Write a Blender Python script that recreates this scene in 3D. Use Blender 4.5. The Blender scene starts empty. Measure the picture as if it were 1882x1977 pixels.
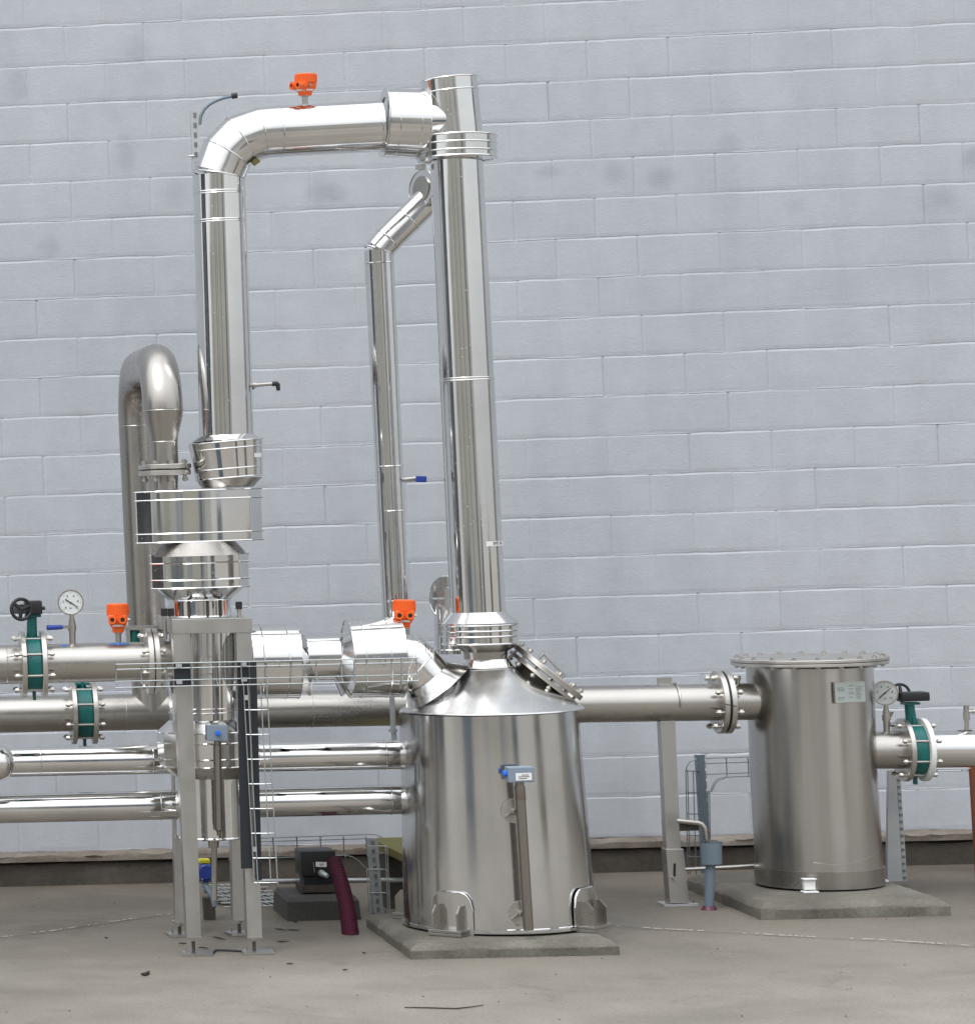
import bpy, bmesh, math, random
from mathutils import Vector, Matrix, noise
random.seed(7)
R = math.radians
scn = bpy.context.scene
COL = scn.collection
# ------------------------------------------------------------------ camera
W, H = 1882.0, 1977.0
X0, CY, CZ = -1.4203741444420588, -15.691837660555883, 4.365 - 2.47715795069744
YAW, PITCH, ROLL = 0.08735860144711234, 0.05251019845400489, -0.03412872165160176
FP, PX, PY = 5880.102174633756, -902.237902748596, 709.9319169191223
_r = Vector((math.cos(YAW), math.sin(YAW), 0)); _f = Vector((-math.sin(YAW), math.cos(YAW), 0)); _u = Vector((0, 0, 1))
_f2 = _f * math.cos(PITCH) + _u * math.sin(PITCH); _u2 = _u * math.cos(PITCH) - _f * math.sin(PITCH)
CR = _r * math.cos(ROLL) + _u2 * math.sin(ROLL); CU = _u2 * math.cos(ROLL) - _r * math.sin(ROLL); CF = _f2
CAM = Vector((X0, CY, CZ))
cd = bpy.data.cameras.new('camera'); cam = bpy.data.objects.new('camera', cd); COL.objects.link(cam)
m = Matrix.Identity(4)
for i in range(3):
    m[i][0] = CR[i]; m[i][1] = CU[i]; m[i][2] = -CF[i]; m[i][3] = CAM[i]
cam.matrix_world = m
cd.sensor_fit = 'HORIZONTAL'; cd.sensor_width = 36; cd.lens = FP * 36 / W
cd.shift_x = 0.5 - PX / W; cd.shift_y = (PY - H / 2) / W
cd.clip_start = 0.1; cd.clip_end = 500
scn.camera = cam
# ------------------------------------------------------------------ world, sun, exposure (overcast)
SUN_EL, SUN_AZ = R(58), R(-125)
wd = bpy.data.worlds.new('World'); scn.world = wd; wd.use_nodes = True
nt = wd.node_tree; nt.nodes.clear()
sky = nt.nodes.new('ShaderNodeTexSky'); sky.sky_type = 'NISHITA'; sky.sun_disc = False
sky.sun_elevation = SUN_EL; sky.sun_rotation = R(215); sky.air_density = 1.0; sky.dust_density = 6.0; sky.ozone_density = 1.0
hs = nt.nodes.new('ShaderNodeHueSaturation'); hs.inputs['Saturation'].default_value = 0.22
bg = nt.nodes.new('ShaderNodeBackground'); bg.inputs['Strength'].default_value = 0.12
wo = nt.nodes.new('ShaderNodeOutputWorld')
ov = nt.nodes.new('ShaderNodeMix'); ov.data_type = 'RGBA'; ov.inputs[0].default_value = 0.7   # cloud cover: paler overhead, dimmer near the horizon
tcw = nt.nodes.new('ShaderNodeTexCoord'); spw = nt.nodes.new('ShaderNodeSeparateXYZ'); nt.links.new(tcw.outputs['Generated'], spw.inputs[0])
rw = nt.nodes.new('ShaderNodeValToRGB'); rw.color_ramp.elements[0].position = 0.0; rw.color_ramp.elements[0].color = (0.33, 0.33, 0.32, 1); rw.color_ramp.elements[1].position = 0.75; rw.color_ramp.elements[1].color = (1, 1, 1, 1)
nt.links.new(spw.outputs[2], rw.inputs[0]); sw_ = nt.nodes.new('ShaderNodeMix'); sw_.data_type = 'RGBA'; sw_.blend_type = 'MULTIPLY'; sw_.inputs[0].default_value = 1; sw_.inputs[7].default_value = (14.0, 14.4, 14.9, 1)
nt.links.new(rw.outputs[0], sw_.inputs[6]); nt.links.new(sw_.outputs[2], ov.inputs[7])
nt.links.new(sky.outputs[0], hs.inputs['Color']); nt.links.new(hs.outputs[0], ov.inputs[6]); nt.links.new(ov.outputs[2], bg.inputs['Color']); nt.links.new(bg.outputs[0], wo.inputs['Surface'])
sd = bpy.data.lights.new('sun', 'SUN'); sun = bpy.data.objects.new('sun', sd); COL.objects.link(sun)
sd.energy = 0.8; sd.angle = R(24); sd.color = (1.0, 0.97, 0.93)
sdir = Vector((math.cos(SUN_EL) * math.cos(SUN_AZ), math.cos(SUN_EL) * math.sin(SUN_AZ), math.sin(SUN_EL)))
sun.rotation_euler = sdir.to_track_quat('Z', 'Y').to_euler(); sun.location = (0, -6, 12)
scn.view_settings.view_transform = 'Standard'; scn.view_settings.look = 'None'
scn.view_settings.exposure = 0.45; scn.view_settings.gamma = 1.0
scn.view_settings.use_curve_mapping = False
scn.cycles.sample_clamp_indirect = 2.5; scn.cycles.blur_glossy = 1.0

# ------------------------------------------------------------------ measuring: photo pixel + distance from the wall -> point
def ray(x, y): return CR * ((x - PX) / FP) - CU * ((y - PY) / FP) + CF
def at(x, y, Y):
    d = ray(x, y); return CAM + d * ((Y - CAM.y) / d.y)
def gr(x, y, Z=0.0):
    d = ray(x, y); return CAM + d * ((Z - CAM.z) / d.z)
def ppm(p): return FP / (p - CAM).dot(CF)          # pixels per metre at a point
def cyl(xl, xr, y, Y):                              # upright cylinder: centre and radius from its two edges
    c = at((xl + xr) / 2, y, Y); return c, (xr - xl) / 2 / ppm(c)

# ------------------------------------------------------------------ mesh helpers (all in world coordinates)
def frame(d):
    d = d.normalized(); a = Vector((0, 0, 1)) if abs(d.z) < 0.9 else Vector((1, 0, 0))
    u = a.cross(d).normalized(); return u, d.cross(u).normalized()
class B:
    def __init__(s): s.bm = bmesh.new()
    def face(s, vs):
        try: s.bm.faces.new(vs)
        except ValueError: pass
    def tube(s, pts, rs, n=48, cap=True, axis=None, jit=0.0):
        pts = [Vector(p) for p in pts]
        if not hasattr(rs, '__len__'): rs = [rs] * len(pts)
        N = len(pts); dirs = []
        for i in range(N - 1):
            d = pts[i + 1] - pts[i]; dirs.append(d.normalized() if d.length > 1e-7 else None)
        ax = axis.normalized() if axis else (pts[-1] - pts[0]).normalized()
        for i in range(N - 1):
            if dirs[i] is None: dirs[i] = ax if (axis or i == 0) else dirs[i - 1]
            if axis: dirs[i] = ax
        u, v = frame(dirs[0]); rings = []
        for i in range(N):
            dp = dirs[max(i - 1, 0)]; dn = dirs[min(i, N - 2)]
            b = (dp + dn)
            b = b.normalized() if b.length > 1e-6 else dp
            ring = []
            for k in range(n):
                t = 2 * math.pi * k / n; e = (u * math.cos(t) + v * math.sin(t)) * (rs[i] + (random.uniform(-jit, jit) if jit else 0))
                den = dp.dot(b)
                e2 = e - dp * (e.dot(b) / den)
                ring.append(s.bm.verts.new(pts[i] + e2))
            rings.append(ring)
            if i < N - 1 and dp.dot(dn) < 0.999999:
                q = dp.rotation_difference(dn); u = q @ u; v = q @ v
        for a, c in zip(rings, rings[1:]):
            for k in range(n): s.face((a[k], a[(k + 1) % n], c[(k + 1) % n], c[k]))
        if cap:
            if rs[0] > 1e-6: s.face(list(reversed(rings[0])))
            if rs[-1] > 1e-6: s.face(rings[-1])
        return s
    def shell(s, pts, rs, th=0.002, n=48, axis=None):    # open-ended thin tube
        s.tube(pts, rs, n, False, axis); s.tube(pts, [r - th for r in rs], n, False, axis); return s
    def disc(s, c, ax, r, t, n=40):
        ax = ax.normalized(); return s.tube([c - ax * t / 2, c + ax * t / 2], r, n)
    def ring(s, c, ax, ro, ri, t, n=48):
        ax = ax.normalized(); return s.tube([c - ax * t / 2, c - ax * t / 2, c + ax * t / 2, c + ax * t / 2, c - ax * t / 2], [ri, ro, ro, ri, ri], n, False, ax)
    def torus(s, c, ax, Rr, r, n=48, k=8, sx=1.0, a0=0, a1=2 * math.pi, up=None):
        u, v = frame(ax)
        if up: v = up; u = v.cross(ax).normalized()
        full = abs(a1 - a0 - 2 * math.pi) < 1e-6; m_ = n if full else n + 1; rr = []
        for i in range(m_):
            t = a0 + (a1 - a0) * i / n; e = u * math.cos(t) + v * math.sin(t)
            rr.append([s.bm.verts.new(c + e * Rr + (e * math.cos(2 * math.pi * j / k) + ax.normalized() * math.sin(2 * math.pi * j / k)) * r) for j in range(k)])
        for i in range(n if full else n):
            a, b = rr[i], rr[(i + 1) % m_]
            for j in range(k): s.face((a[j], b[j], b[(j + 1) % k], a[(j + 1) % k]))
        return s
    def wire(s, pts, r=0.0025, n=6): return s.tube(pts, r, n)
    def box(s, c, size, rot=None):
        hx, hy, hz = [q / 2 for q in size]; c = Vector(c); vs = []
        for z in (-hz, hz):
            for x, y in ((-hx, -hy), (hx, -hy), (hx, hy), (-hx, hy)):
                p = Vector((x, y, z)); vs.append(s.bm.verts.new(c + (rot @ p if rot else p)))
        for f in ((3, 2, 1, 0), (4, 5, 6, 7), (0, 1, 5, 4), (1, 2, 6, 5), (2, 3, 7, 6), (3, 0, 4, 7)): s.face([vs[i] for i in f])
        return s
    def prism(s, poly, d):                              # polygon (list of Vectors) pushed along d
        a = [s.bm.verts.new(p) for p in poly]; b = [s.bm.verts.new(p + d) for p in poly]
        s.face(list(reversed(a))); s.face(b)
        for i in range(len(a)): s.face((a[i], a[(i + 1) % len(a)], b[(i + 1) % len(a)], b[i]))
        return s
    def loft(s, rows):                                   # list of closed loops of equal length
        rr = [[s.bm.verts.new(p) for p in row] for row in rows]; n = len(rr[0])
        for a, c in zip(rr, rr[1:]):
            for k in range(n): s.face((a[k], a[(k + 1) % n], c[(k + 1) % n], c[k]))
        s.face(list(reversed(rr[0]))); s.face(rr[-1]); return s
    def sphere(s, c, r, sc=(1, 1, 1), seg=20):
        m_ = Matrix.Translation(c) @ Matrix.Diagonal((r * sc[0], r * sc[1], r * sc[2], 1))
        bmesh.ops.create_uvsphere(s.bm, u_segments=seg, v_segments=seg // 2, radius=1, matrix=m_); return s
def link(name, b, mat, parent=None, ofs=Vector((0, 0, 0)), smooth=True, ang=32, bevel=0.0):
    bm = b.bm
    if bevel: bmesh.ops.bevel(bm, geom=bm.edges[:], offset=bevel, segments=2, affect='EDGES', profile=0.6)
    bmesh.ops.recalc_face_normals(bm, faces=bm.faces)
    bmesh.ops.translate(bm, verts=bm.verts, vec=-ofs)
    me = bpy.data.meshes.new(name); bm.to_mesh(me); bm.free()
    if smooth:
        for p in me.polygons: p.use_smooth = True
        me.set_sharp_from_angle(angle=R(ang))
    me.materials.append(mat); o = bpy.data.objects.new(name, me); COL.objects.link(o)
    if parent: o.parent = parent
    else: o.location = ofs
    return o
def tag(o, label, cat, group=None, kind=None):
    if label: o['label'] = label
    if cat: o['category'] = cat
    if group: o['group'] = group
    if kind: o['kind'] = kind
    return o
class Thing:
    def __init__(s, name, label, cat, base, group=None):
        s.o = bpy.data.objects.new(name, None); s.o.empty_display_size = 0.1; COL.objects.link(s.o)
        s.base = Vector(base); s.o.location = s.base; tag(s.o, label, cat, group)
    def part(s, name, b, mat, parent=None, label=None, **kw):
        o = link(name, b, mat, parent or s.o, s.base, **kw)
        if label: o['label'] = label
        return o
    def bolts(s, c, ax, Rr, n, L, size=0.009, phase=0.0, mat=None, parent=None, name='bolt', head=0.011):
        """n bolts on a circle: one mesh, shared by n objects"""
        ax = ax.normalized(); u, v = frame(ax); z = Vector((0, 0, 1)); b = B()
        b.tube([-z * L / 2, z * L / 2], size * 0.55, 10)
        for sg in (-1, 1):
            k0 = L / 2 - head * 0.35
            b.tube([z * sg * (k0 - head), z * sg * k0], size * 1.08, 6)
        first = None; q = z.rotation_difference(ax)
        for i in range(n):
            t = phase + 2 * math.pi * i / n; p = c + (u * math.cos(t) + v * math.sin(t)) * Rr
            if first is None:
                first = link(name, b, mat or M['bolt'], parent or s.o); o = first
            else:
                o = first.copy(); COL.objects.link(o); o.parent = parent or s.o
            o.location = p - s.base; o.rotation_mode = 'QUATERNION'; o.rotation_quaternion = q
def solo(name, b, mat, label, cat, base, group=None, kind=None, **kw):
    return tag(link(name, b, mat, None, Vector(base), **kw), label, cat, group, kind)
# ------------------------------------------------------------------ materials
M = {}
def mat(name, base=(0.5, 0.5, 0.5), metal=0.0, rough=0.5, build=None, spec=0.5, coat=0.0):
    mt = bpy.data.materials.new(name); mt.use_nodes = True; n = mt.node_tree; b = n.nodes['Principled BSDF']
    b.inputs['Base Color'].default_value = (*base, 1); b.inputs['Metallic'].default_value = metal
    b.inputs['Roughness'].default_value = rough; b.inputs['Specular IOR Level'].default_value = spec
    if coat: b.inputs['Coat Weight'].default_value = coat; b.inputs['Coat Roughness'].default_value = 0.15
    if build: build(n, b)
    M[name] = mt; return mt
def nd(n, t, **kw):
    x = n.nodes.new(t)
    for k, v in kw.items():
        if k in x.inputs.keys(): x.inputs[k].default_value = v
        else: setattr(x, k, v)
    return x
def noise_(n, scale, detail=3, rough=0.5, sc=(1, 1, 1), coord='Object', dist=0.0):
    tc = nd(n, 'ShaderNodeTexCoord'); mp = nd(n, 'ShaderNodeMapping'); mp.inputs['Scale'].default_value = sc
    t = nd(n, 'ShaderNodeTexNoise', Scale=scale, Detail=detail, Roughness=rough, Distortion=dist)
    n.links.new(tc.outputs[coord], mp.inputs[0]); n.links.new(mp.outputs[0], t.inputs['Vector']); return t
def ramp(n, src, stops):
    r = nd(n, 'ShaderNodeValToRGB'); e = r.color_ramp.elements
    while len(e) < len(stops): e.new(0.5)
    for i, (p, c) in enumerate(stops):
        e[i].position = p; e[i].color = (*c, 1) if hasattr(c, '__len__') else (c, c, c, 1)
    n.links.new(src, r.inputs[0]); return r
def mixc(n, fac, a, b, mode='MIX'):
    x = nd(n, 'ShaderNodeMix', data_type='RGBA', blend_type=mode)
    for s, i in ((fac, 0), (a, 6), (b, 7)):
        if hasattr(s, 'links'): n.links.new(s, x.inputs[i])
        else: x.inputs[i].default_value = s if i == 0 else (*s, 1)
    return x.outputs[2]
def bump(n, b, chain):
    prev = None
    for src, st, di in chain:
        x = nd(n, 'ShaderNodeBump', Strength=st, Distance=di); n.links.new(src, x.inputs['Height'])
        if prev: n.links.new(prev.outputs[0], x.inputs['Normal'])
        prev = x
    n.links.new(prev.outputs[0], b.inputs['Normal'])
def b_clad(wav=0.35, stretch=(1, 1, 0.15), r0=0.045, r1=0.13, c0=(0.69, 0.69, 0.685), c1=(0.80, 0.80, 0.795)):
    def f(n, b):
        w = noise_(n, 3.6, 3, 0.45, stretch); fine = noise_(n, 60, 2, 0.5)
        ch = [(w.outputs[0], wav, 0.008)]
        v = nd(n, 'ShaderNodeTexVoronoi', Scale=55.0); tc = nd(n, 'ShaderNodeTexCoord'); n.links.new(tc.outputs['Object'], v.inputs['Vector'])
        rr = ramp(n, v.outputs['Distance'], [(0.0, 1.0), (0.13, 0.0)])
        nz = noise_(n, 9, 2); gate = ramp(n, nz.outputs[0], [(0.52, 0.0), (0.60, 1.0)])
        mm = nd(n, 'ShaderNodeMath', operation='MULTIPLY'); n.links.new(rr.outputs[0], mm.inputs[0]); n.links.new(gate.outputs[0], mm.inputs[1])
        ch.append((mm.outputs[0], 0.5, 0.0015)); bump(n, b, ch)
        r = ramp(n, noise_(n, 7, 4, 0.6, (1, 1, 0.4)).outputs[0], [(0.3, r0), (0.7, r1)]); n.links.new(r.outputs[0], b.inputs['Roughness'])
        c = ramp(n, noise_(n, 3, 4, 0.6).outputs[0], [(0.3, c0), (0.7, c1)]); n.links.new(c.outputs[0], b.inputs['Base Color'])
    return f
mat('clad_up', metal=1, build=b_clad(0.5, (1, 1, 0.10)))
mat('clad_along', metal=1, build=b_clad(0.35, (0.12, 1, 1)))
mat('clad_sheet', metal=1, build=b_clad(0.35, (0.8, 0.8, 0.8), 0.09, 0.2))
mat('clad_vessel', metal=1, build=b_clad(0.6, (1, 1, 0.12), 0.10, 0.19, (0.575, 0.575, 0.57), (0.685, 0.685, 0.68)))
def b_brushed(c0, c1, r0, r1, st):
    def f(n, b):
        c = ramp(n, noise_(n, 4, 5, 0.6, st).outputs[0], [(0.3, c0), (0.7, c1)]); n.links.new(c.outputs[0], b.inputs['Base Color'])
        r = ramp(n, noise_(n, 6, 5, 0.65).outputs[0], [(0.3, r0), (0.7, r1)]); n.links.new(r.outputs[0], b.inputs['Roughness'])
        bump(n, b, [(noise_(n, 30, 2, 0.4, st).outputs[0], 0.012, 0.002)])
    return f
mat('steel', metal=1, build=b_brushed((0.42, 0.405, 0.38), (0.54, 0.52, 0.49), 0.24, 0.34, (0.3, 1, 1)))
mat('steel_up', metal=1, build=b_brushed((0.34, 0.325, 0.30), (0.47, 0.45, 0.425), 0.24, 0.33, (1, 1, 0.06)))
mat('flange', metal=1, build=b_brushed((0.5, 0.48, 0.45), (0.7, 0.68, 0.65), 0.25, 0.5, (1, 1, 1)))
mat('bolt', (0.50, 0.485, 0.46), 1, 0.32)
mat('tube_steel', (0.30, 0.275, 0.245), 1, 0.36)
mat('matt_steel', metal=1.0, build=b_brushed((0.42, 0.415, 0.40), (0.55, 0.545, 0.525), 0.30, 0.46, (1, 1, 0.3)))
mat('galv', metal=0.7, build=b_brushed((0.38, 0.40, 0.41), (0.56, 0.58, 0.59), 0.4, 0.6, (1, 1, 1)))
mat('wire', (0.42, 0.45, 0.46), 0.8, 0.38)
mat('dark_wire', (0.20, 0.22, 0.24), 0.7, 0.45)
mat('green', (0.0, 0.105, 0.10), 0, 0.35, build=lambda n, b: n.links.new(ramp(n, noise_(n, 14, 4).outputs[0], [(0.3, (0.0, 0.08, 0.08)), (0.7, (0.005, 0.14, 0.13))]).outputs[0], b.inputs['Base Color']))
mat('orange', (0.78, 0.115, 0.012), 0, 0.38)
mat('black', (0.012, 0.013, 0.015), 0, 0.45)
mat('rubber', (0.010, 0.014, 0.020), 0, 0.6)
mat('blue', (0.02, 0.05, 0.30), 0, 0.4)
mat('bright_blue', (0.02, 0.16, 0.75), 0, 0.3)
mat('yellow', (0.6, 0.55, 0.02), 0, 0.45)
mat('boxgrey', (0.20, 0.25, 0.31), 0, 0.5)
mat('pvc', (0.13, 0.17, 0.21), 0, 0.45)
mat('white', (0.75, 0.76, 0.76), 0, 0.5)
mat('dial', (0.62, 0.66, 0.66), 0, 0.3, coat=0.5)
mat('ink', (0.03, 0.03, 0.035), 0, 0.6)
mat('plate', (0.42, 0.46, 0.45), 0.3, 0.4)
mat('plateink', (0.12, 0.19, 0.17), 0, 0.6)
mat('maroon', (0.075, 0.009, 0.030), 0, 0.42)
mat('rustorange', (0.17, 0.045, 0.018), 0, 0.55)
mat('bluemark', (0.05, 0.17, 0.5), 0.2, 0.5)
mat('olive', (0.13, 0.12, 0.035), 0, 0.8)
mat('woodbark', (0.025, 0.02, 0.015), 0, 0.9)
mat('twine', (0.5, 0.48, 0.42), 0, 0.9)
def b_conc(c0, c1, c2, sc=2.0, rough=(0.5, 0.9), bs=0.5):
    def f(n, b):
        big = noise_(n, sc, 6, 0.6); small = noise_(n, sc * 22, 5, 0.7)
        c = ramp(n, big.outputs[0], [(0.28, c0), (0.5, c1), (0.72, c2)])
        s = ramp(n, small.outputs[0], [(0.3, 0.72), (0.7, 1.15)])
        n.links.new(mixc(n, 1.0, c.outputs[0], s.outputs[0], 'MULTIPLY'), b.inputs['Base Color'])
        r = ramp(n, big.outputs[0], [(0.3, rough[0]), (0.7, rough[1])]); n.links.new(r.outputs[0], b.inputs['Roughness'])
        bump(n, b, [(big.outputs[0], 0.3, 0.02), (small.outputs[0], bs, 0.006)])
    return f
mat('plinth', build=b_conc((0.075, 0.070, 0.055), (0.135, 0.128, 0.105), (0.20, 0.192, 0.165), 3.5))
mat('footing', build=b_conc((0.026, 0.021, 0.016), (0.058, 0.049, 0.039), (0.105, 0.092, 0.075), 1.6))
mat('footlip', build=b_conc((0.10, 0.075, 0.058), (0.18, 0.155, 0.13), (0.27, 0.25, 0.22), 4.0))
mat('darkblock', build=b_conc((0.03, 0.03, 0.028), (0.055, 0.053, 0.05), (0.09, 0.088, 0.08), 4.0))
def b_ground(n, b):
    big = noise_(n, 0.55, 7, 0.6, dist=0.6); mid = noise_(n, 2.2, 6, 0.6); small = noise_(n, 70, 6, 0.8)
    c = ramp(n, big.outputs[0], [(0.30, (0.186, 0.169, 0.145)), (0.5, (0.240, 0.220, 0.191)), (0.70, (0.288, 0.266, 0.232))])
    c2 = ramp(n, mid.outputs[0], [(0.3, 0.86), (0.7, 1.10)]); c3 = ramp(n, small.outputs[0], [(0.25, 0.60), (0.5, 1.0), (0.75, 1.26)])
    x = mixc(n, 1.0, c.outputs[0], c2.outputs[0], 'MULTIPLY'); x = mixc(n, 1.0, x, c3.outputs[0], 'MULTIPLY')
    spl = noise_(n, 1.3, 7, 0.7, dist=1.0); c5 = ramp(n, spl.outputs[0], [(0.36, 0.80), (0.44, 0.97), (0.66, 1.0), (0.74, 1.10)]); x = mixc(n, 1.0, x, c5.outputs[0], 'MULTIPLY')
    # damp band near the footing, with an uneven edge
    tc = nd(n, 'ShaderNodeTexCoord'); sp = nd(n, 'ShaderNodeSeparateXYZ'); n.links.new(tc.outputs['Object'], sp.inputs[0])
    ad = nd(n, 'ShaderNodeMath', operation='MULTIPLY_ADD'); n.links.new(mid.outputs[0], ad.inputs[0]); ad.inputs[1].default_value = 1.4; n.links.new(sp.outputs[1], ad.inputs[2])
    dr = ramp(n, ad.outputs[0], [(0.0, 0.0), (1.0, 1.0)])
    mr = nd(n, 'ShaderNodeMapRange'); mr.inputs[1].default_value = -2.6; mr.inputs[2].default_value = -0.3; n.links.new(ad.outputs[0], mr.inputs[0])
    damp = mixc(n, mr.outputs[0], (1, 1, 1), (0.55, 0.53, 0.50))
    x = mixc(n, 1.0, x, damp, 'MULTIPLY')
    n.links.new(x, b.inputs['Base Color'])
    r = ramp(n, mid.outputs[0], [(0.3, 0.38), (0.7, 0.68)]); n.links.new(r.outputs[0], b.inputs['Roughness'])
    bump(n, b, [(mid.outputs[0], 0.25, 0.01), (small.outputs[0], 0.35, 0.003)])
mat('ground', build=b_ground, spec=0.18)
mat('clad_cone', metal=1, build=b_clad(0.25, (0.8, 0.8, 0.8), 0.2, 0.3))
SMUDGE = [(1405, 277, .075, .05, .2), (1186, 335, .07, .055, .22), (1275, 343, .075, .06, .32), (1818, 388, .10, .06, .28), (1882, 305, .06, .07, .3), (620, 370, .08, .08, .28), (650, 372, .06, .05, .2),
          (35, 172, .07, .08, .2), (268, 98, .06, .08, .16), (243, 300, .05, .10, .2), (335, 372, .07, .08, .16), (1533, 400, .05, .05, .15), (95, 480, .07, .06, .2), (1060, 330, .06, .03, .2), (290, 150, .10, .05, .1),
          (1530, 735, .2, .05, .08), (1600, 560, .25, .09, .07), (560, 1420, .2, .06, .1)]
def b_wall(n, b):
    tc = nd(n, 'ShaderNodeTexCoord'); base = (0.470, 0.492, 0.530)
    big = noise_(n, 0.5, 4, 0.5); c = ramp(n, big.outputs[0], [(0.35, (0.410, 0.440, 0.484)), (0.65, (0.450, 0.476, 0.518))])
    mid = noise_(n, 6.0, 6, 0.65); c2 = ramp(n, mid.outputs[0], [(0.3, 0.94), (0.7, 1.04)])
    x = mixc(n, 1.0, c.outputs[0], c2.outputs[0], 'MULTIPLY')
    stk = noise_(n, 1.6, 5, 0.6, (2.6, 1, 0.35)); c3 = ramp(n, stk.outputs[0], [(0.3, 0.95), (0.5, 1.0), (0.7, 1.035)]); x = mixc(n, 1.0, x, c3.outputs[0], 'MULTIPLY')
    pat = noise_(n, 1.15, 3, 0.5, (1, 1, 1.4)); c4 = ramp(n, pat.outputs[0], [(0.30, 0.965), (0.42, 1.0), (0.75, 1.01)]); x = mixc(n, 1.0, x, c4.outputs[0], 'MULTIPLY')
    bt = nd(n, 'ShaderNodeAttribute', attribute_name='tone'); x = mixc(n, 1.0, x, bt.outputs[0], 'MULTIPLY')
    wn = noise_(n, 9.0, 3, 0.6)
    for (px, py, sx, sz, k) in SMUDGE:
        p = at(px, py, 0); mp = nd(n, 'ShaderNodeMapping', vector_type='POINT')
        sx *= 1.25; sz *= 1.3; k = min(.5, k * 1.7); mp.inputs['Location'].default_value = (-p.x / sx, 0, -p.z / sz); mp.inputs['Scale'].default_value = (1 / sx, 0.0, 1 / sz)
        n.links.new(tc.outputs['Object'], mp.inputs[0])
        ln = nd(n, 'ShaderNodeVectorMath', operation='LENGTH'); n.links.new(mp.outputs[0], ln.inputs[0])
        ad = nd(n, 'ShaderNodeMath', operation='MULTIPLY_ADD'); n.links.new(wn.outputs[0], ad.inputs[0]); ad.inputs[1].default_value = 1.2; n.links.new(ln.outputs['Value'], ad.inputs[2])
        r = nd(n, 'ShaderNodeMapRange', interpolation_type='SMOOTHSTEP'); r.inputs[1].default_value = 0.75; r.inputs[2].default_value = 1.75; r.inputs[3].default_value = k; r.inputs[4].default_value = 0
        n.links.new(ad.outputs[0], r.inputs[0]); x = mixc(n, r.outputs[0], x, (0.25, 0.28, 0.32))
    # small pits and chips in the paint
    pit = noise_(n, 38, 5, 0.75); pr = ramp(n, pit.outputs[0], [(0.27, 0.62), (0.33, 1.0)]); x = mixc(n, 0.6, x, mixc(n, 1.0, x, pr.outputs[0], 'MULTIPLY'))
    n.links.new(x, b.inputs['Base Color']); b.inputs['Roughness'].default_value = 0.62
    bump(n, b, [(mid.outputs[0], 0.18, 0.006), (pit.outputs[0], 0.45, 0.004), (noise_(n, 130, 4, 0.75).outputs[0], 0.9, 0.002)])
mat('wall', build=b_wall)
def text_mesh(s, size, extr=0.0004):
    cu = bpy.data.curves.new('lettering', 'FONT'); cu.body = s; cu.size = size; cu.extrude = extr; cu.align_x = 'CENTER'; cu.align_y = 'CENTER'
    o = bpy.data.objects.new('lettering', cu); COL.objects.link(o)
    me = bpy.data.meshes.new_from_object(o.evaluated_get(bpy.context.evaluated_depsgraph_get()) if False else o); bpy.data.objects.remove(o); return me
def place_text(s, size, c, right, up, mat_, parent, base, wrap=None, name='lettering'):
    me = text_mesh(s, size); nrm = right.cross(up).normalized()
    for v in me.vertices:
        x, y, z = v.co
        if wrap: v.co = wrap(x, y, z) - base
        else: v.co = c + right * x + up * y + nrm * z - base
    me.materials.clear(); me.materials.append(mat_); o = bpy.data.objects.new(name, me); COL.objects.link(o); o.parent = parent; return o
XA, YA, ZA = Vector((1, 0, 0)), Vector((0, 1, 0)), Vector((0, 0, 1))

# ================================================================== SETTING
# ground: one sheet to the horizon, finer near the equipment
b = B()
g = b.bm
def grid(x0, x1, nx, y0, y1, ny, z):
    vs = [[g.verts.new((x0 + (x1 - x0) * i / nx, y0 + (y1 - y0) * j / ny, z)) for i in range(nx + 1)] for j in range(ny + 1)]
    for j in range(ny):
        for i in range(nx): g.faces.new((vs[j][i], vs[j][i + 1], vs[j + 1][i + 1], vs[j + 1][i]))
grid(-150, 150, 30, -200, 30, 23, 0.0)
go = link('ground', b, M['ground']); go['kind'] = 'structure'
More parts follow.
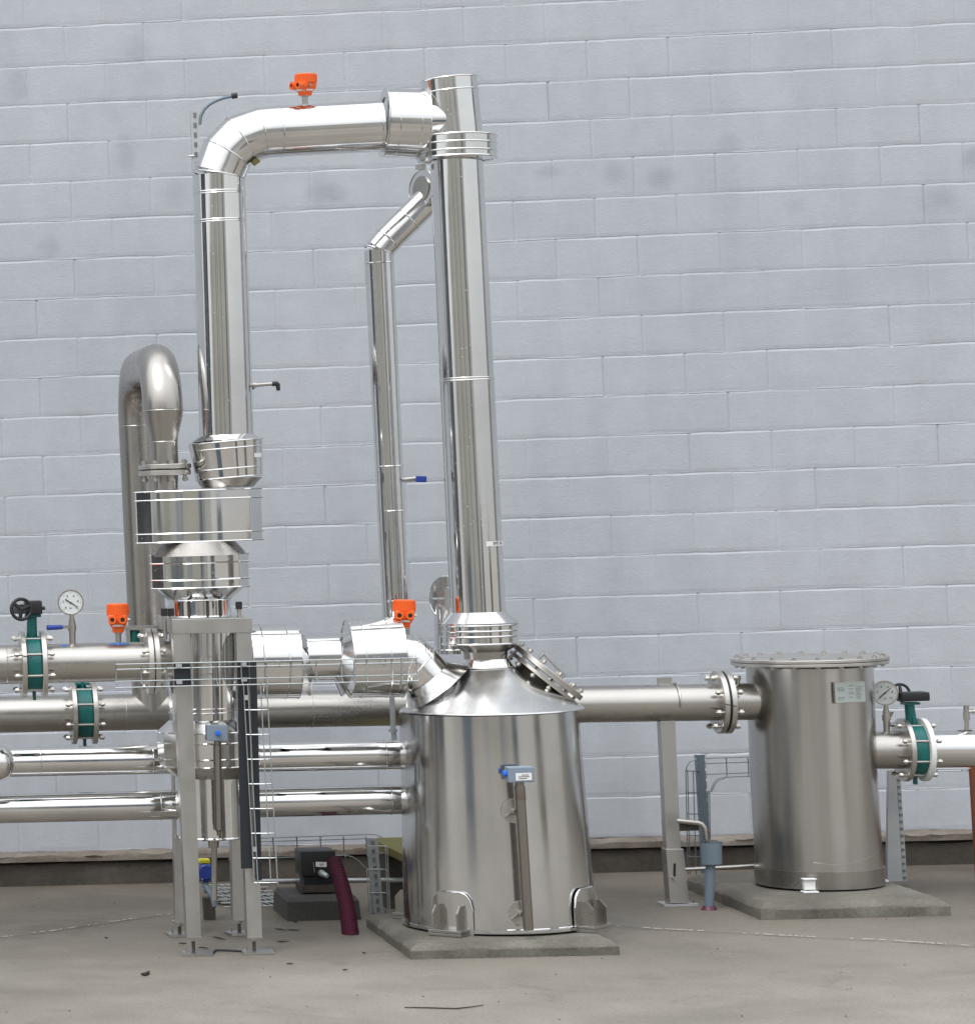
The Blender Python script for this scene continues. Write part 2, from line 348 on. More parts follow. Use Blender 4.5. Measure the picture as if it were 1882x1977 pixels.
# block wall with real joints
def build_wall():
    b = B(); bm = b.bm; tone = bm.faces.layers.float_color.new('tone') if False else None
    cols = bm.loops.layers.float_color.new('tone')
    def q(vs, t):
        f = bm.faces.new(vs)
        for l in f.loops: l[cols] = (t, t, t, 1)
        f.smooth = False
    rnd = random.Random(3)
    z0 = 4.365
    for row in range(-9, 21):
        zt = z0 - 0.2 * row; zb = zt - 0.2 if row < 20 else 0.162
        off = 0.0 if row % 2 == 0 else 0.2
        for col in range(-9, 19):
            xl = off + 0.4 * col; xr = xl + 0.4; t = rnd.uniform(0.98, 1.015)
            nx = 10; dt = 0.0090
            def db(x, zz): return 0.094
            def hz(x, zz): return noise.noise(Vector((x * 9.0, zz * 31.0, 1.7))) * 0.0032 + noise.noise(Vector((x * 40.0, zz * 31.0, 4.0))) * 0.0016
            def dep(x, zz): return 0.0017 + 0.0032 * max(0.0, min(1.0, 0.55 + 1.3 * noise.noise(Vector((x * 2.1, zz * 5.0, 9.0)))))
            def hd(xx, rr): return 0.0010 + 0.0048 * max(0.0, 0.33 + 1.2 * noise.noise(Vector((xx * 7.7, rr * 3.3, 2.0))))
            ld, rd = hd(xl, row), hd(xr, row); sw = 0.010
            xs = [xl + sw + (0.4 - 2 * sw) * i / nx for i in range(nx + 1)]
            vx = lambda x, zz: noise.noise(Vector((x * 30, zz * 14, 5))) * 0.0018
            outT = [bm.verts.new((x, dep(x, zt), zt + hz(x, zt) + 0.0004)) for x in xs]
            inT = [bm.verts.new((x, 0, zt + hz(x, zt) - dt)) for x in xs]
            low = [[bm.verts.new((x, ky * dep(x, zb), zb + hz(x, zb) * (1 - kz / .07) + kz)) for x in xs] for kz, ky in ((0.070, 0.0), (0.022, 0.16), (0.0062, 0.50))]
            inB = low[2]
            outB = [bm.verts.new((x, dep(x, zb) - 0.0030 * max(0.0, min(1.0, 0.15 + 2.2 * noise.noise(Vector((x * 3.1, zb * 9.0, 41.0))))), zb + hz(x, zb) - 0.0002)) for x in xs]
            for i in range(nx):
                q((outT[i], inT[i], inT[i + 1], outT[i + 1]), t); q((inT[i], low[0][i], low[0][i + 1], inT[i + 1]), t); q((low[0][i], low[1][i], low[1][i + 1], low[0][i + 1]), t); q((low[1][i], low[2][i], low[2][i + 1], low[1][i + 1]), t); q((inB[i], outB[i], outB[i + 1], inB[i + 1]), t)
            # side slopes down to the head joint
            for (xx, side, dd, arrs) in ((xl, 0, ld, 0), (xr, -1, rd, -1)):
                prof = [outT[side], inT[side], low[0][side], low[1][side], low[2][side], outB[side]]
                far = [bm.verts.new((xx, max(dd, v.co.y + dd * .6), v.co.z)) for v in prof]
                for k in range(5): q((prof[k], prof[k + 1], far[k + 1], far[k]), t)
    # mortar sheet behind
    vs = [bm.verts.new(p) for p in ((-3.6, 0.0108, 0.16), (7.8, 0.0108, 0.16), (7.8, 0.0108, 6.17), (-3.6, 0.0108, 6.17))]; q(vs, 1.0)
    # plain continuation of the facade to the sides and above
    for (xa, xb, za, zb) in ((-14, -3.6, 0.16, 8), (7.8, 20, 0.16, 8), (-3.6, 7.8, 6.17, 8)):
        q([bm.verts.new(p) for p in ((xa, 0.002, za), (xb, 0.002, za), (xb, 0.002, zb), (xa, 0.002, zb))], 1.0)
    for p in ((-14, 20),):
        q([bm.verts.new(v) for v in ((-14, 0.002, 8), (20, 0.002, 8), (20, 0.35, 8), (-14, 0.35, 8))], 1.0)
        q([bm.verts.new(v) for v in ((-14, 0.35, 8), (20, 0.35, 8), (20, 0.35, 0), (-14, 0.35, 0))], 1.0)
    bm.normal_update()
    me = bpy.data.meshes.new('block_wall'); bm.to_mesh(me); bm.free(); me.materials.append(M['wall'])
    o = bpy.data.objects.new('block_wall', me); COL.objects.link(o)
    return tag(o, 'pale blue-grey painted concrete block wall behind all the pipework', 'wall')
wall = build_wall()
def rough_box(b, x0, x1, y0, y1, z0, z1, nx, amp, seed):
    """long box with chipped, uneven edges"""
    rows = []
    ring = [(y0, z0), (y0, z0 + (z1 - z0) * .5), (y0, z1 - .012), (y0 + .014, z1), ((y0 + y1) / 2, z1), (y1, z1), (y1, z0)]
    for i in range(nx + 1):
        x = x0 + (x1 - x0) * i / nx; row = []
        for k, (y, z) in enumerate(ring):
            a = amp * (1.0 if k in (2, 3) else 0.45 if k < 4 else 0)
            row.append(Vector((x, y + a * noise.noise(Vector((x * 11, k * 3.1, seed))), z + a * noise.noise(Vector((x * 13, k * 5.1, seed + 4))) * (0 if k in (0, 6) else 1))))
        rows.append(row)
    b.loft(rows)
b = B(); rough_box(b, -8, 14, -0.085, 0.30, -0.05, 0.118, 420, 0.012, 1.0)
link('footing', b, M['footing'], wall)
b = B(); rough_box(b, -8, 14, -0.105, 0.30, 0.1215, 0.162, 520, 0.012, 7.0)
link('footing_lip', b, M['footlip'], wall)

# unseen things added behind and beside the camera for the polished steel to mirror
def building(name, label, x0, x1, y0, y1, h, wall_c, bays):
    c = Vector(((x0 + x1) / 2, (y0 + y1) / 2, 0)); t = Thing(name, label, 'building', c)
    t.part('wall', B().box(c + ZA * h / 2, (x1 - x0, y1 - y0, h)), mat('wallpaint_' + name, wall_c, 0, 0.8), smooth=False)
    t.part('roof', B().box(c + ZA * (h + 0.15), (x1 - x0 + 0.3, y1 - y0 + 0.3, 0.3)), M['footing'], smooth=False)
    for i, (xa, xb, hh, tone) in enumerate(bays):
        t.part('door', B().box(((xa + xb) / 2, y1 + 0.03, hh / 2), (xb - xa, 0.1, hh)), mat('opening_%s_%d' % (name, i), tone, 0, 0.5), smooth=False)  # bays of varied tone, shaped to stripe the reflections
    return t
building('added_warehouse', 'long pale warehouse out of view, put there for the steel to mirror', -56, 10, -44, -36, 9.0, (0.50, 0.49, 0.45),
         [(-49, -44, 8.2, (.30, .31, .30)), (-40, -37.5, 8.4, (.16, .18, .20)), (-34, -27, 8.3, (.45, .44, .36)), (-23, -21.5, 8.2, (.10, .11, .12)), (-19, -15, 8.6, (.40, .39, .31)), (-11, -8.5, 8.1, (.34, .36, .40)), (-7.6, -7, 8.6, (.12, .13, .15)), (-4.5, .5, 8.4, (.50, .48, .40)), (2, 4.4, 8.3, (.14, .16, .20)), (5.2, 5.9, 8.5, (.20, .22, .26))])  # added facade that fills the front reflections on the cladding
building('added_shed', 'dark grey shed out of view at left, added for dark reflections in the steel', -24, -16, -8, -1.4, 6.5, (0.05, 0.053, 0.055), [])  # added for the dark reflected band on the pipes' left side
for yy_, w_, c_ in ((-2.1, .5, 'footlip'), (-3.6, .35, 'galv'), (-5.2, .9, 'boxgrey'), (-6.8, .3, 'footlip')):
    o = link('reflection_strip', B().box((-15.96, yy_, 2.6), (.08, w_, 5.2)), M[c_], bpy.data.objects['added_shed'], bpy.data.objects['added_shed'].location.copy(), smooth=False)  # strips added so the shed's reflection is not plain black
building('added_office', 'grey office block out of view at right, added for reflections in the steel', 17, 26, -3.6, -0.8, 6.0, (0.24, 0.26, 0.24), [])  # added for the grey reflected stripe near the right edges
def yard(name, label, cat, x, y, parts):  # unseen objects added to put vertical streaks in the vessel's reflection
    t = Thing(name, label, cat, (x, y, 0))
    for nm, bb, mt_ in parts: t.part(nm, bb, M[mt_], smooth=False)
def lofted(x, y, w, d, h, k): return B().loft([[Vector((x + sx * w * s_ / 2, y + sy * d / 2, z)) for sx, sy in ((-1, -1), (1, -1), (1, 1), (-1, 1))] for s_, z in ((k, .08), (1, h))])
yard('added_skip', 'dark waste skip added out of view to streak the reflections in the steel', 'skip', -5.2, -10.5, [('body', lofted(-5.2, -10.5, 2.6, 1.7, 1.5, .62), 'boxgrey'), ('rim', B().box((-5.2, -10.5, 1.53), (2.7, 1.8, .07)), 'darkblock')])
yard('added_cabinet', 'tall dark cabinet added out of view for dark stripes in the steel', 'cabinet', 4.6, -12.0, [('body', B().box((4.6, -12.0, .95), (.9, .7, 1.8)), 'darkblock'), ('door', B().box((4.6, -11.63, 1.0), (.8, .04, 1.6)), 'pvc')])
yard('added_pallet_load', 'wrapped pallet load added out of view for the steel to mirror', 'pallet', 9.5, -9.0, [('load', B().box((9.5, -9.0, .85), (1.3, 1.1, 1.4)), 'footlip'), ('pallet', B().box((9.5, -9.0, .08), (1.4, 1.2, .14)), 'olive')])
# ================================================================== helpers for pipework
def st(rows, Y, k=1.0):
    ps, rs = [], []
    for (xl, xr, y) in rows:
        c, r = cyl(xl, xr, y, Y); ps.append(c); rs.append(r * k)
    return ps, rs
def bead(t, c, ax, Rr, r=0.0035, parent=None, mt='clad_up', name='seam_ring'):
    return t.part(name, B().torus(c, ax, Rr, r, 56, 8), M[mt], parent)
def lerp(a, b, t): return a + (b - a) * t
def capped_flange(b, c, ax, Rr, t, bev=0.002, n=56):
    ax = ax.normalized(); h = t / 2
    b.tube([c - ax * h, c - ax * (h - bev), c + ax * (h - bev), c + ax * h], [Rr - bev, Rr, Rr, Rr - bev], n, True, ax)
YV, YU, YP, YR = -2.30, -2.27, -1.35, -1.33
# ================================================================== plinths
def plinth(name, label, fl, fr, depth, h, seed):
    a, c = gr(*fl), gr(*fr); y0 = (a.y + c.y) / 2; y1 = y0 + depth
    b = B(); rows = []; nx = 70; x0, x1 = a.x, c.x
    def loop(z, ins, amp):
        L = []
        P = [(x0 + ins, y0 + ins), (x1 - ins, y0 + ins), (x1 - ins, y1 - ins), (x0 + ins, y1 - ins)]
        for i in range(4):
            p, q = Vector(P[i]), Vector(P[(i + 1) % 4])
            for k in range(30):
                v = p.lerp(q, k / 30); d = amp * noise.noise(Vector((v.x * 14, v.y * 14, seed))) + amp * .6 * noise.noise(Vector((v.x * 45, v.y * 45, seed + z)))
                L.append(Vector((v.x + d, v.y + d, z + amp * .5 * noise.noise(Vector((v.x * 20, v.y * 20, seed + 5))) * (z > 0.01))))
        return L
    b.loft([loop(-0.01, 0, 0.004), loop(h * 0.55, 0, 0.006), loop(h * 0.66, 0.004, 0.007), loop(h * 0.93, 0.028, 0.007), loop(h, 0.042, 0.006)])
    return solo(name, b, M['plinth'], label, 'concrete plinth', (0.5 * (x0 + x1), 0.5 * (y0 + y1), 0), smooth=True, ang=24), (x0, x1, y0, y1)
PH = 0.062
plinth('concrete_plinth', 'low chipped concrete pad under the wide column vessel in the middle', (792, 1852), (1197, 1846), 1.0, PH, 2.0)
plinth('concrete_plinth', 'low concrete pad under the bolted-lid tank on the right', (1469, 1777), (1835, 1769), 1.13, 0.075, 12.0)

# ================================================================== main column vessel
vb = at(960, 1800, YV); t = Thing('column_vessel', 'wide shiny vessel with conical top and tall column pipe on the middle concrete pad', 'column vessel', (vb.x, YV, PH))
def VC(y): return 943 + (y - 1380) * 0.053
body_rows = [(VC(y) - w / 2, VC(y) + w / 2, y) for y, w in ((1372, 332), (1500, 338), (1640, 348), (1720, 353), (1785, 355))]
ps, rs = st(body_rows, YV); ps[-1].z = PH + 0.012
vaxis = (ps[0] - ps[-1]).normalized()
t.part('tank_body', B().tube(ps, rs, 112), M['clad_vessel'])
vesR, vesC = rs, ps
t.part('base_ring', B().ring(ps[-1] + ZA * 0.004, ZA, rs[-1] + 0.007, rs[-1] - 0.02, 0.012, 112), M['clad_up'])
pc, pr = st([(896, 986, 1286), (880, 1004, 1300), (847, 1043, 1325), (812, 1083, 1347), (779, 1117, 1367)], YV)
t.part('cone_top', B().tube(pc + [pc[-1] - ZA * 0.006, pc[-1] - ZA * 0.007], pr + [pr[-1] + 0.002, pr[-1] - 0.02], 112, True, ZA), M['clad_cone'])
p2, r2 = st([(897, 980, 1272), (891, 989, 1288)], YV); t.part('neck_skirt', B().tube(p2, r2, 72, True, ZA), M['clad_up']); bead(t, p2[1], ZA, r2[1], 0.004)
p2, r2 = st([(868, 998, 1242), (884, 990, 1250), (896, 978, 1258), (898, 977, 1275)], YV); t.part('neck', B().tube(p2, r2, 72, True, ZA), M['steel_up'])
pd, rd = st([(856, 997, 1203), (857, 998, 1243)], YV); o = t.part('flange_cover', B().tube(pd, rd, 80), M['clad_up'])
for y in (1206, 1217, 1227.5, 1242): c, r = cyl(856.4, 997.6, y, YV); bead(t, c, ZA, r, 0.0042, o)
p2, r2 = st([(870.5, 974.5, 1181), (854, 999, 1202)], YV); t.part('collar_cone', B().tube(p2, r2, 80, True, ZA), M['clad_sheet'], o)
cx0 = lambda y: 881.5 + (y - 320) * 0.0475
colw = lambda y: 98 + (y - 320) * 0.0075
p2, r2 = st([(cx0(y) - colw(y) / 2, cx0(y) + colw(y) / 2, y) for y in (305, 520, 733, 960, 1186)], YV)
colax = (p2[0] - p2[-1]).normalized(); col = t.part('column_pipe', B().tube(p2, r2, 88), M['clad_up'])
def colat(y): return cyl(cx0(y) - colw(y) / 2, cx0(y) + colw(y) / 2, y, YV)
c, r = colat(733); bead(t, c - colax * .004, colax, r, 0.0035, col); bead(t, c + colax * .006, colax, r, 0.003, col)
c, r = colat(377); t.part('seam_ring', B().torus(c, colax, r, 0.0028, 60, 6, a0=R(200), a1=R(275)), M['clad_up'], col)
# upper flange cover, tilted top piece
pf, rf = st([(808, 955, 264), (809, 956, 306)], YV); fl = t.part('flange_cover', B().tube(pf, rf, 88), M['clad_up'])
fax = (pf[0] - pf[1]).normalized()
for k, w in ((0.0, .004), (.36, .004), (.72, .004), (1.0, .005)): bead(t, lerp(pf[0], pf[1], k), fax, rf[0], w, fl)
tb, tr = at(877.5, 268, YV), 52.5 / ppm(at(877, 268, YV)); tt = at(866.5, 152.5, YV); tax = (tt - tb).normalized()
top = t.part('top_cap', B().tube([tb - tax * .05, tt, tt + tax * 0.002], [tr, tr, tr - 0.003], 80), M['clad_sheet'])
for k in (0.0, 0.79): bead(t, lerp(tt, tb, k * 0.265), tax, tr, 0.0035, top)
t.part('clamp_lug', B().box(at(812, 322, YV + .02), (0.035, 0.05, 0.02)), M['steel'])
# tape on the column
c, r = colat(1050); u0 = math.atan2(-1, 0)
def wrapc(cc, rr, a_mid, dz=0):
    def f(x, y, z):
        a = a_mid + x / rr; return cc + Vector((math.cos(a) * (rr + z), math.sin(a) * (rr + z), y + dz)) + Vector((0.0, 0, 0))
    return f
def patch(cc, rr, a_mid, w, h, th=0.0008, n=14):
    b = B(); f = wrapc(cc, rr, a_mid); g_ = []
    for i in range(n + 1):
        x = -w / 2 + w * i / n; g_.append([b.bm.verts.new(f(x, yy, th)) for yy in (-h / 2, h / 2)])
    for i in range(n): b.face((g_[i][0], g_[i + 1][0], g_[i + 1][1], g_[i][1]))
    return b
am = R(-47); tape = t.part('tape_label', patch(c, r + .0004, am, 0.125, 0.020), M['white'], col)
place_text('EMT 10', 0.019, c, XA, ZA, M['ink'], tape, t.base, wrap=wrapc(c, r + .0018, am))
# support lugs
def lug(az):
    zc = PH; Rr = vesR[-1] + 0.003; cc = Vector((vesC[-1].x, vesC[-1].y, 0))
    d = Vector((math.cos(az), math.sin(az), 0)); s = Vector((-math.sin(az), math.cos(az), 0))
    rot = Matrix((s, -d, ZA)).transposed()
    # curved backing plate with rounded shoulders
    b = B(); n = 22; w = 0.185; hh = 0.178
    def top_z(q):
        e = abs(q); return hh if e < 0.45 else hh - (1 - math.sqrt(max(0, 1 - ((e - 0.45) / 0.55) ** 2))) * 0.075
    ri = []
    for i in range(n + 1):
        q = -1 + 2 * i / n; a = az + q * w / 2 / Rr; dd = Vector((math.cos(a), math.sin(a), 0)); zt = top_z(q)
        ri.append([b.bm.verts.new(cc + dd * (Rr + off) + ZA * z) for off, z in ((0.002, zc + .002), (0.010, zc + .002), (0.010, zc + zt), (0.002, zc + zt))])
    for i in range(n):
        for k in range(4): b.face((ri[i][k], ri[i + 1][k], ri[i + 1][(k + 1) % 4], ri[i][(k + 1) % 4]))
    b.face(ri[0]); b.face(ri[-1]); edge = [q_[2].co.copy() for q_ in ri]
    pl = t.part('support_lug', b, M['clad_vessel'])
    t.part('plate_edge', B().tube([(q_[2].co.copy() if False else q_) for q_ in edge], .0032, 6), M['clad_up'], pl)
    for sg in (-1, 1):
        o_ = cc + s * sg * 0.055
        poly = [o_ + d * (Rr - 0.03) + ZA * (zc + 0.026), o_ + d * (Rr + 0.062) + ZA * (zc + 0.026), o_ + d * (Rr + 0.062) + ZA * (zc + 0.095), o_ + d * (Rr + 0.035) + ZA * (zc + 0.125), o_ + d * (Rr - 0.03) + ZA * (zc + 0.125)]
        t.part('gusset', B().prism([p - s * 0.004 for p in poly], s * 0.008), M['steel_up'], pl, smooth=False)
    for k in range(2):
        t.part('foot_plate', B().box(cc + d * (Rr + 0.018) + ZA * (zc + 0.0075 + k * 0.0135), (0.150, 0.105, 0.012), rot), M['steel'], pl, smooth=False, bevel=0.0015)
A0 = R(-90 - 9.5)
for a in (-31, 59, 149, 239): lug(A0 + R(a))
# seam crease low on the vessel
for (a0, a1) in ((-98, -72), (-66, -54)):
    c, r = cyl(VC(1772) - 178, VC(1772) + 178, 1772, YV); t.part('seam_ring', B().torus(c, ZA, r, 0.0022, 30, 6, a0=R(a0), a1=R(a1), up=YA * 1.0), M['clad_up'])
# manhole on the cone, right
d = Vector((0.66, -0.10, 0.75)).normalized(); mc = at(1053, 1301, YV + 0.05)
mh = t.part('manhole_neck', B().tube([mc - d * 0.16, mc - d * 0.015], [0.112, 0.112], 64), M['footing'])
b = B(); capped_flange(b, mc - d * 0.020, d, 0.172, 0.016); t.part('manhole_flange', b, M['flange'], mh)
b = B(); capped_flange(b, mc + d * 0.012, d, 0.178, 0.022); cov = t.part('manhole_cover', b, M['flange'], mh)
t.bolts(mc - d * 0.002, d, 0.158, 12, 0.095, 0.010, 0.2, parent=cov)
b = B(); hb = mc + d * 0.023; hp = [hb - Vector((.05, 0, -.06)) * .8, hb - Vector((.05, 0, -.06)) * .8 + d * .03, hb + Vector((.05, 0, -.06)) * .8 + d * .03, hb + Vector((.05, 0, -.06)) * .8]
t.part('handle', b.wire(hp, 0.006, 10), M['bolt'], cov)
# white edge of the cladding cut round the manhole
t.part('cut_edge', B().torus(mc - d * 0.085, d, 0.150, 0.0035, 60, 8), M['clad_up'], mh)
# level gauge in front of the vessel
yg = YV - vesR[-1] - 0.085
def lvl(y, x): return at(x, y, yg)
lg = t.part('level_tube', B().tube([lvl(1542, 1004.5), lvl(1796, 1020)], [0.0205, 0.0205], 28), M['tube_steel'])
t.part('union', B().tube([lvl(1511, 1003), lvl(1518, 1003), lvl(1518, 1003), lvl(1544, 1005), lvl(1546, 1005)], [0.018, 0.018, 0.0215, 0.0215, 0.019], 24, True), M['tube_steel'], lg)
gx = t.part('gauge_head', B().box(lvl(1495, 1003), (0.105, 0.07, 0.062)), M['boxgrey'], bevel=0.004, smooth=False)
lb = t.part('sticker', B().box(lvl(1498.5, 1005) + Vector((0.004, -0.0365, 0)), (0.064, 0.0015, 0.030)), M['white'], gx, smooth=False)
b = B(); q0 = lvl(1498.5, 1005) + Vector((0.004, -0.0378, 0))
for k, (w, z, dx) in enumerate(((0.030, .007, .006), (0.045, 0, 0), (0.034, -.007, -.004))): b.box(q0 + Vector((dx, 0, z)), (w, 0.0008, 0.0024))
t.part('printed_lines', b, M['ink'], lb, smooth=False)
kc = lvl(1494, 975) + YA * 0.0
t.part('blue_knob', B().tube([kc + XA * .02, kc + XA * .006, kc - XA * .004, kc - XA * .010], [0.008, 0.014, 0.014, 0.006], 20, True, XA), M['bright_blue'], gx)
for (x, y) in ((994, 1566), (1007, 1763)):
    c = at(x, y, YV); dv = Vector((c.x - vesC[2].x, 0, 0)); yy = YV - math.sqrt(vesR[3] ** 2 - dv.x ** 2) - 0.012
    c = at(x - 2, y, yy); nz = t.part('nozzle', B().tube([c + YA * 0.05, c - YA * 0.055], [0.013, 0.013], 20), M['steel'])
    t.part('nozzle_plate', B().ring(c, YA, 0.050, 0.012, 0.006, 48), M['flange'], nz)
    for k in range(3): a = R(95 + 120 * k); t.part('strap', B().box(c - YA * 0.006 + Vector((math.cos(a), 0, math.sin(a))) * 0.028, (0.042, 0.004, 0.008), Matrix.Rotation(-a, 3, 'Y')), M['bolt'], nz, smooth=False)
# small pipe stub behind: square elbow cover seen left of the column foot
YB = -1.92
t2 = Thing('clad_elbow', 'round-faced clad elbow half hidden behind the foot of the tall column', 'duct elbow', at(868, 1257, YB))
dc = at(869, 1155, YB); dd = Vector((-0.80, -0.60, 0)).normalized(); rr_ = 43 / ppm(dc)
f_ = t2.part('end_cover', B().tube([dc + dd * 0.02, dc + dd * 0.02, dc - dd * .06], [0.0001, rr_, rr_], 56, True, dd), M['clad_sheet'])
bead(t2, dc + dd * 0.02, dd, rr_, 0.004, f_); t2.part('end_hub', B().disc(dc + dd * 0.024, dd, rr_ * 0.5, 0.01, 40), M['clad_sheet'], f_)
p2, r2 = st([(839, 899, 1170), (841, 903, 1262)], YB + .06); t2.part('duct', B().tube(p2, r2, 48, True, ZA), M['clad_up'])
for y in (1203, 1254): c, r = cyl(840, 902, y, YB + .06); bead(t2, c, ZA, r, .003)

# ================================================================== overhead duct with riser
t = Thing('overhead_duct', 'tall clad riser pipe with segmented elbow and horizontal run to the column top', 'clad duct', at(438, 940, YU))
rp = [at(438.5, 862, YU), at(422, 338, YU)]; k0 = ppm(rp[1])
R0 = 49.5 / k0
t.part('riser', B().tube(rp, [51.5 / ppm(rp[0]), R0], 88), M['clad_up'])
rax = (rp[1] - rp[0]).normalized()
for y in (371, 426):
    q = (862 - y) / (862 - 338); c = lerp(rp[0], rp[1], q); bead(t, c, rax, R0 * (1 + .02 * (1 - q)), 0.0035); bead(t, c - rax * 0.009, rax, R0 * (1 + .02 * (1 - q)) * .998, 0.0028)
el = [rp[1], at(438, 297, YU), at(464, 270.5, YU), at(504, 256, YU), at(541, 253, YU)]
elb = t.part('elbow', B().tube([rp[1] - rax * .001] + el[1:], R0, 88), M['clad_sheet'])
def miter_ring(pr_, c, nx_, Rr, par):
    a, bb = (c - pr_).normalized(), (nx_ - c).normalized(); n_ = (a + bb).normalized(); u = n_.cross(YA).normalized()
    th = math.acos(max(-1, min(1, a.dot(bb)))) / 2; b = B(); k = 8; n = 64; rr2 = []
    for i in range(n):
        w = 2 * math.pi * i / n; e = u * math.cos(w) / math.cos(th) + YA * math.sin(w); e2 = e.normalized()
        rr2.append([b.bm.verts.new(c + e * Rr + (e2 * math.cos(2 * math.pi * j / k) + n_ * math.sin(2 * math.pi * j / k)) * 0.0033) for j in range(k)])
    for i in range(n):
        for j in range(k): b.face((rr2[i][j], rr2[(i + 1) % n][j], rr2[(i + 1) % n][(j + 1) % k], rr2[i][(j + 1) % k]))
    t.part('seam_ring', b, M['clad_up'], par)
for i in range(3): miter_ring(el[i], el[i + 1], el[i + 2], R0, elb)
miter_ring(rp[0], el[0], el[1], R0, elb)
hp = [el[-1], at(736, 242.5, YU)]; hax = (hp[1] - hp[0]).normalized()
t.part('horizontal_run', B().tube(hp, [R0, R0], 88), M['clad_along'])
bead(t, hp[0], hax, R0, 0.0035); bead(t, hp[1] - hax * .012, hax, R0, .003)
sc0, sc1 = at(742, 236.5, YU), at(820, 239, YU); sr = 66 / k0; sax = (sc1 - sc0).normalized()
sh = t.part('joint_cover', B().tube([sc0, sc1], [sr, sr * 1.02], 96), M['clad_along'])
t.part('end_plate', B().ring(sc0 - sax * .004, sax, sr + .004, R0, 0.003, 96), M['clad_sheet'], sh)
for x in (762, 803): bead(t, lerp(sc0, sc1, (x - 742) / 78), sax, sr * 1.01, 0.0025, sh)
bead(t, sc1, sax, sr * 1.02, .003, sh)
ns = at(814, 231, YU - .07); t.part('stub', B().tube([ns, at(866, 231, YU - .07)], [32 / k0, 29 / k0], 56), M['clad_along'])
b = B(); q = at(494, 312, YU - .06); b.box(q, (0.03, 0.02, 0.022), Matrix.Rotation(R(-35), 3, 'Y')); t.part('end_clip', b, M['olive'], elb, smooth=False)
# lower expansion drum of the riser
pd, rd = st([(366, 506, 853), (379, 506.5, 922)], YU); dr = t.part('lower_drum', B().tube([pd[0] + ZA * .004] + pd, [rd[0] - .016, rd[0], rd[1]], 88), M['clad_up'])
dax = (pd[0] - pd[1]).normalized()
for q in (0.0, 0.19, 0.75, 1.0): bead(t, lerp(pd[0], pd[1], q), dax, lerp(rd[0], rd[1], q), 0.0036, dr)
p2, r2 = st([(380, 505, 923), (390, 488, 941)], YU); t.part('drum_cone', B().tube(p2, r2, 72, True, ZA), M['steel_up'], dr)
p2, r2 = st([(388, 489, 839), (371, 503, 850)], YU); t.part('drum_top', B().tube(p2, r2, 72, True, ZA), M['clad_sheet'], dr)
c, r = cyl(372, 505.5, 881, YU); t.part('tape_label', patch(c, r + .001, R(-38), 0.06, 0.018), M['white'], dr)
# probe on the riser
s = Thing('pressure_sensor', 'small steel probe with black angled plug on the riser pipe', 'sensor', at(484, 743, YU))
a = at(478, 744, YU); s.part('probe_body', B().tube([a, at(487, 743.5, YU), at(487, 743.5, YU), at(493, 743.2, YU), at(493, 743.2, YU), at(527, 740.5, YU)], [.008, .008, .014, .014, .009, .008], 16), M['bolt'])
s.part('plug', B().tube([at(525, 741, YU), at(534, 740.5, YU), at(536.5, 743, YU), at(537.5, 754, YU)], [.010, .010, .010, .008], 12), M['black'])
s.part('drain_cock', B().tube([at(490, 744, YU), at(489, 752, YU)], [.004, .003], 8), M['black'])

# ================================================================== heat exchanger unit under the riser
t = Thing('heat_exchanger', 'upright clad exchanger with faceted shrouds standing inside the square steel frame', 'heat exchanger', at(404, 1700, YU))
def octo(xl, xr, y, a_px, bdep, Y, flat=0.05):
    c = at((xl + xr) / 2, y, Y); kk = ppm(c); hw = (xr - xl) / 2 / kk; a_ = a_px / kk; hd_ = bdep + flat / 2; m_ = hw - a_; P = []
    for sg in (-1, 1):                                  # gently bowed front and back, folded ends
        for i in range(15): q = -1 + 2 * i / 14; P.append((-sg * q * m_, sg * (hd_ + 0.045 * (1 - q * q))))
        P += [(-sg * hw, sg * flat / 2), (-sg * hw, -sg * flat / 2)]
    P = [(-x, y_) for x, y_ in P]
    return [c + Vector((x, yy, 0)) for x, yy in P]
def shroud(name, rows, a_px, bdep, beads, mt='clad_up'):
    loops = [octo(xl, xr, y, a_px, bdep, YU) for xl, xr, y in rows]; b = B().loft(loops); o_ = t.part(name, b, M[mt], smooth=True, ang=20)
    for q in beads:
        L = [lerp(p, r_, q) for p, r_ in zip(loops[0], loops[-1])]; L = [p + (p - sum(L, Vector()) / len(L)) * 0.012 for p in L]
        t.part('seam_ring', B().tube(L + [L[0]], 0.0036, 6, False), M['clad_up'], o_)
    for i in (0, 14, 16):                                   # folded corner seams
        t.part('corner_seam', B().tube([loops[0][i], loops[-1][i]], 0.0028, 6), M['clad_up'], o_)
    return o_
shroud('upper_shroud', [(263, 500, 947), (267, 503, 1045)], 25, 0.060, (0.0, .17, .83, 1.0))
p2, r2 = st([(317, 452, 1046), (292.5, 476, 1072)], YU); t.part('upper_cone', B().tube(p2, r2, 64, True, ZA), M['steel_up'])
shroud('middle_shroud', [(292, 475.5, 1070), (294.5, 477.5, 1134)], 20, 0.050, (0.0, .25, .75, 1.0))
p2, r2 = st([(299, 474, 1134), (327, 444, 1158)], YU); t.part('middle_cone', B().tube(p2, r2, 12, True, ZA), M['clad_sheet'])
p2, r2 = st([(327, 445, 1158), (328, 446, 1189)], YU); nk = t.part('banded_neck', B().tube(p2, r2, 56, True, ZA), M['clad_up'])
bead(t, p2[0], ZA, r2[0], .0036, nk); bead(t, p2[1], ZA, r2[1], .0036, nk)
for x0_, x1_ in ((372, 375), (398, 374 + 46)):
    pass
for a in (-118, -84, -58): 
    aa = R(a); e = Vector((math.cos(aa), math.sin(aa), 0)); t.part('strap', B().tube([p2[0] + e * (r2[0] + .004), p2[1] + e * (r2[1] + .004)], .0055, 8), M['footing'], nk)
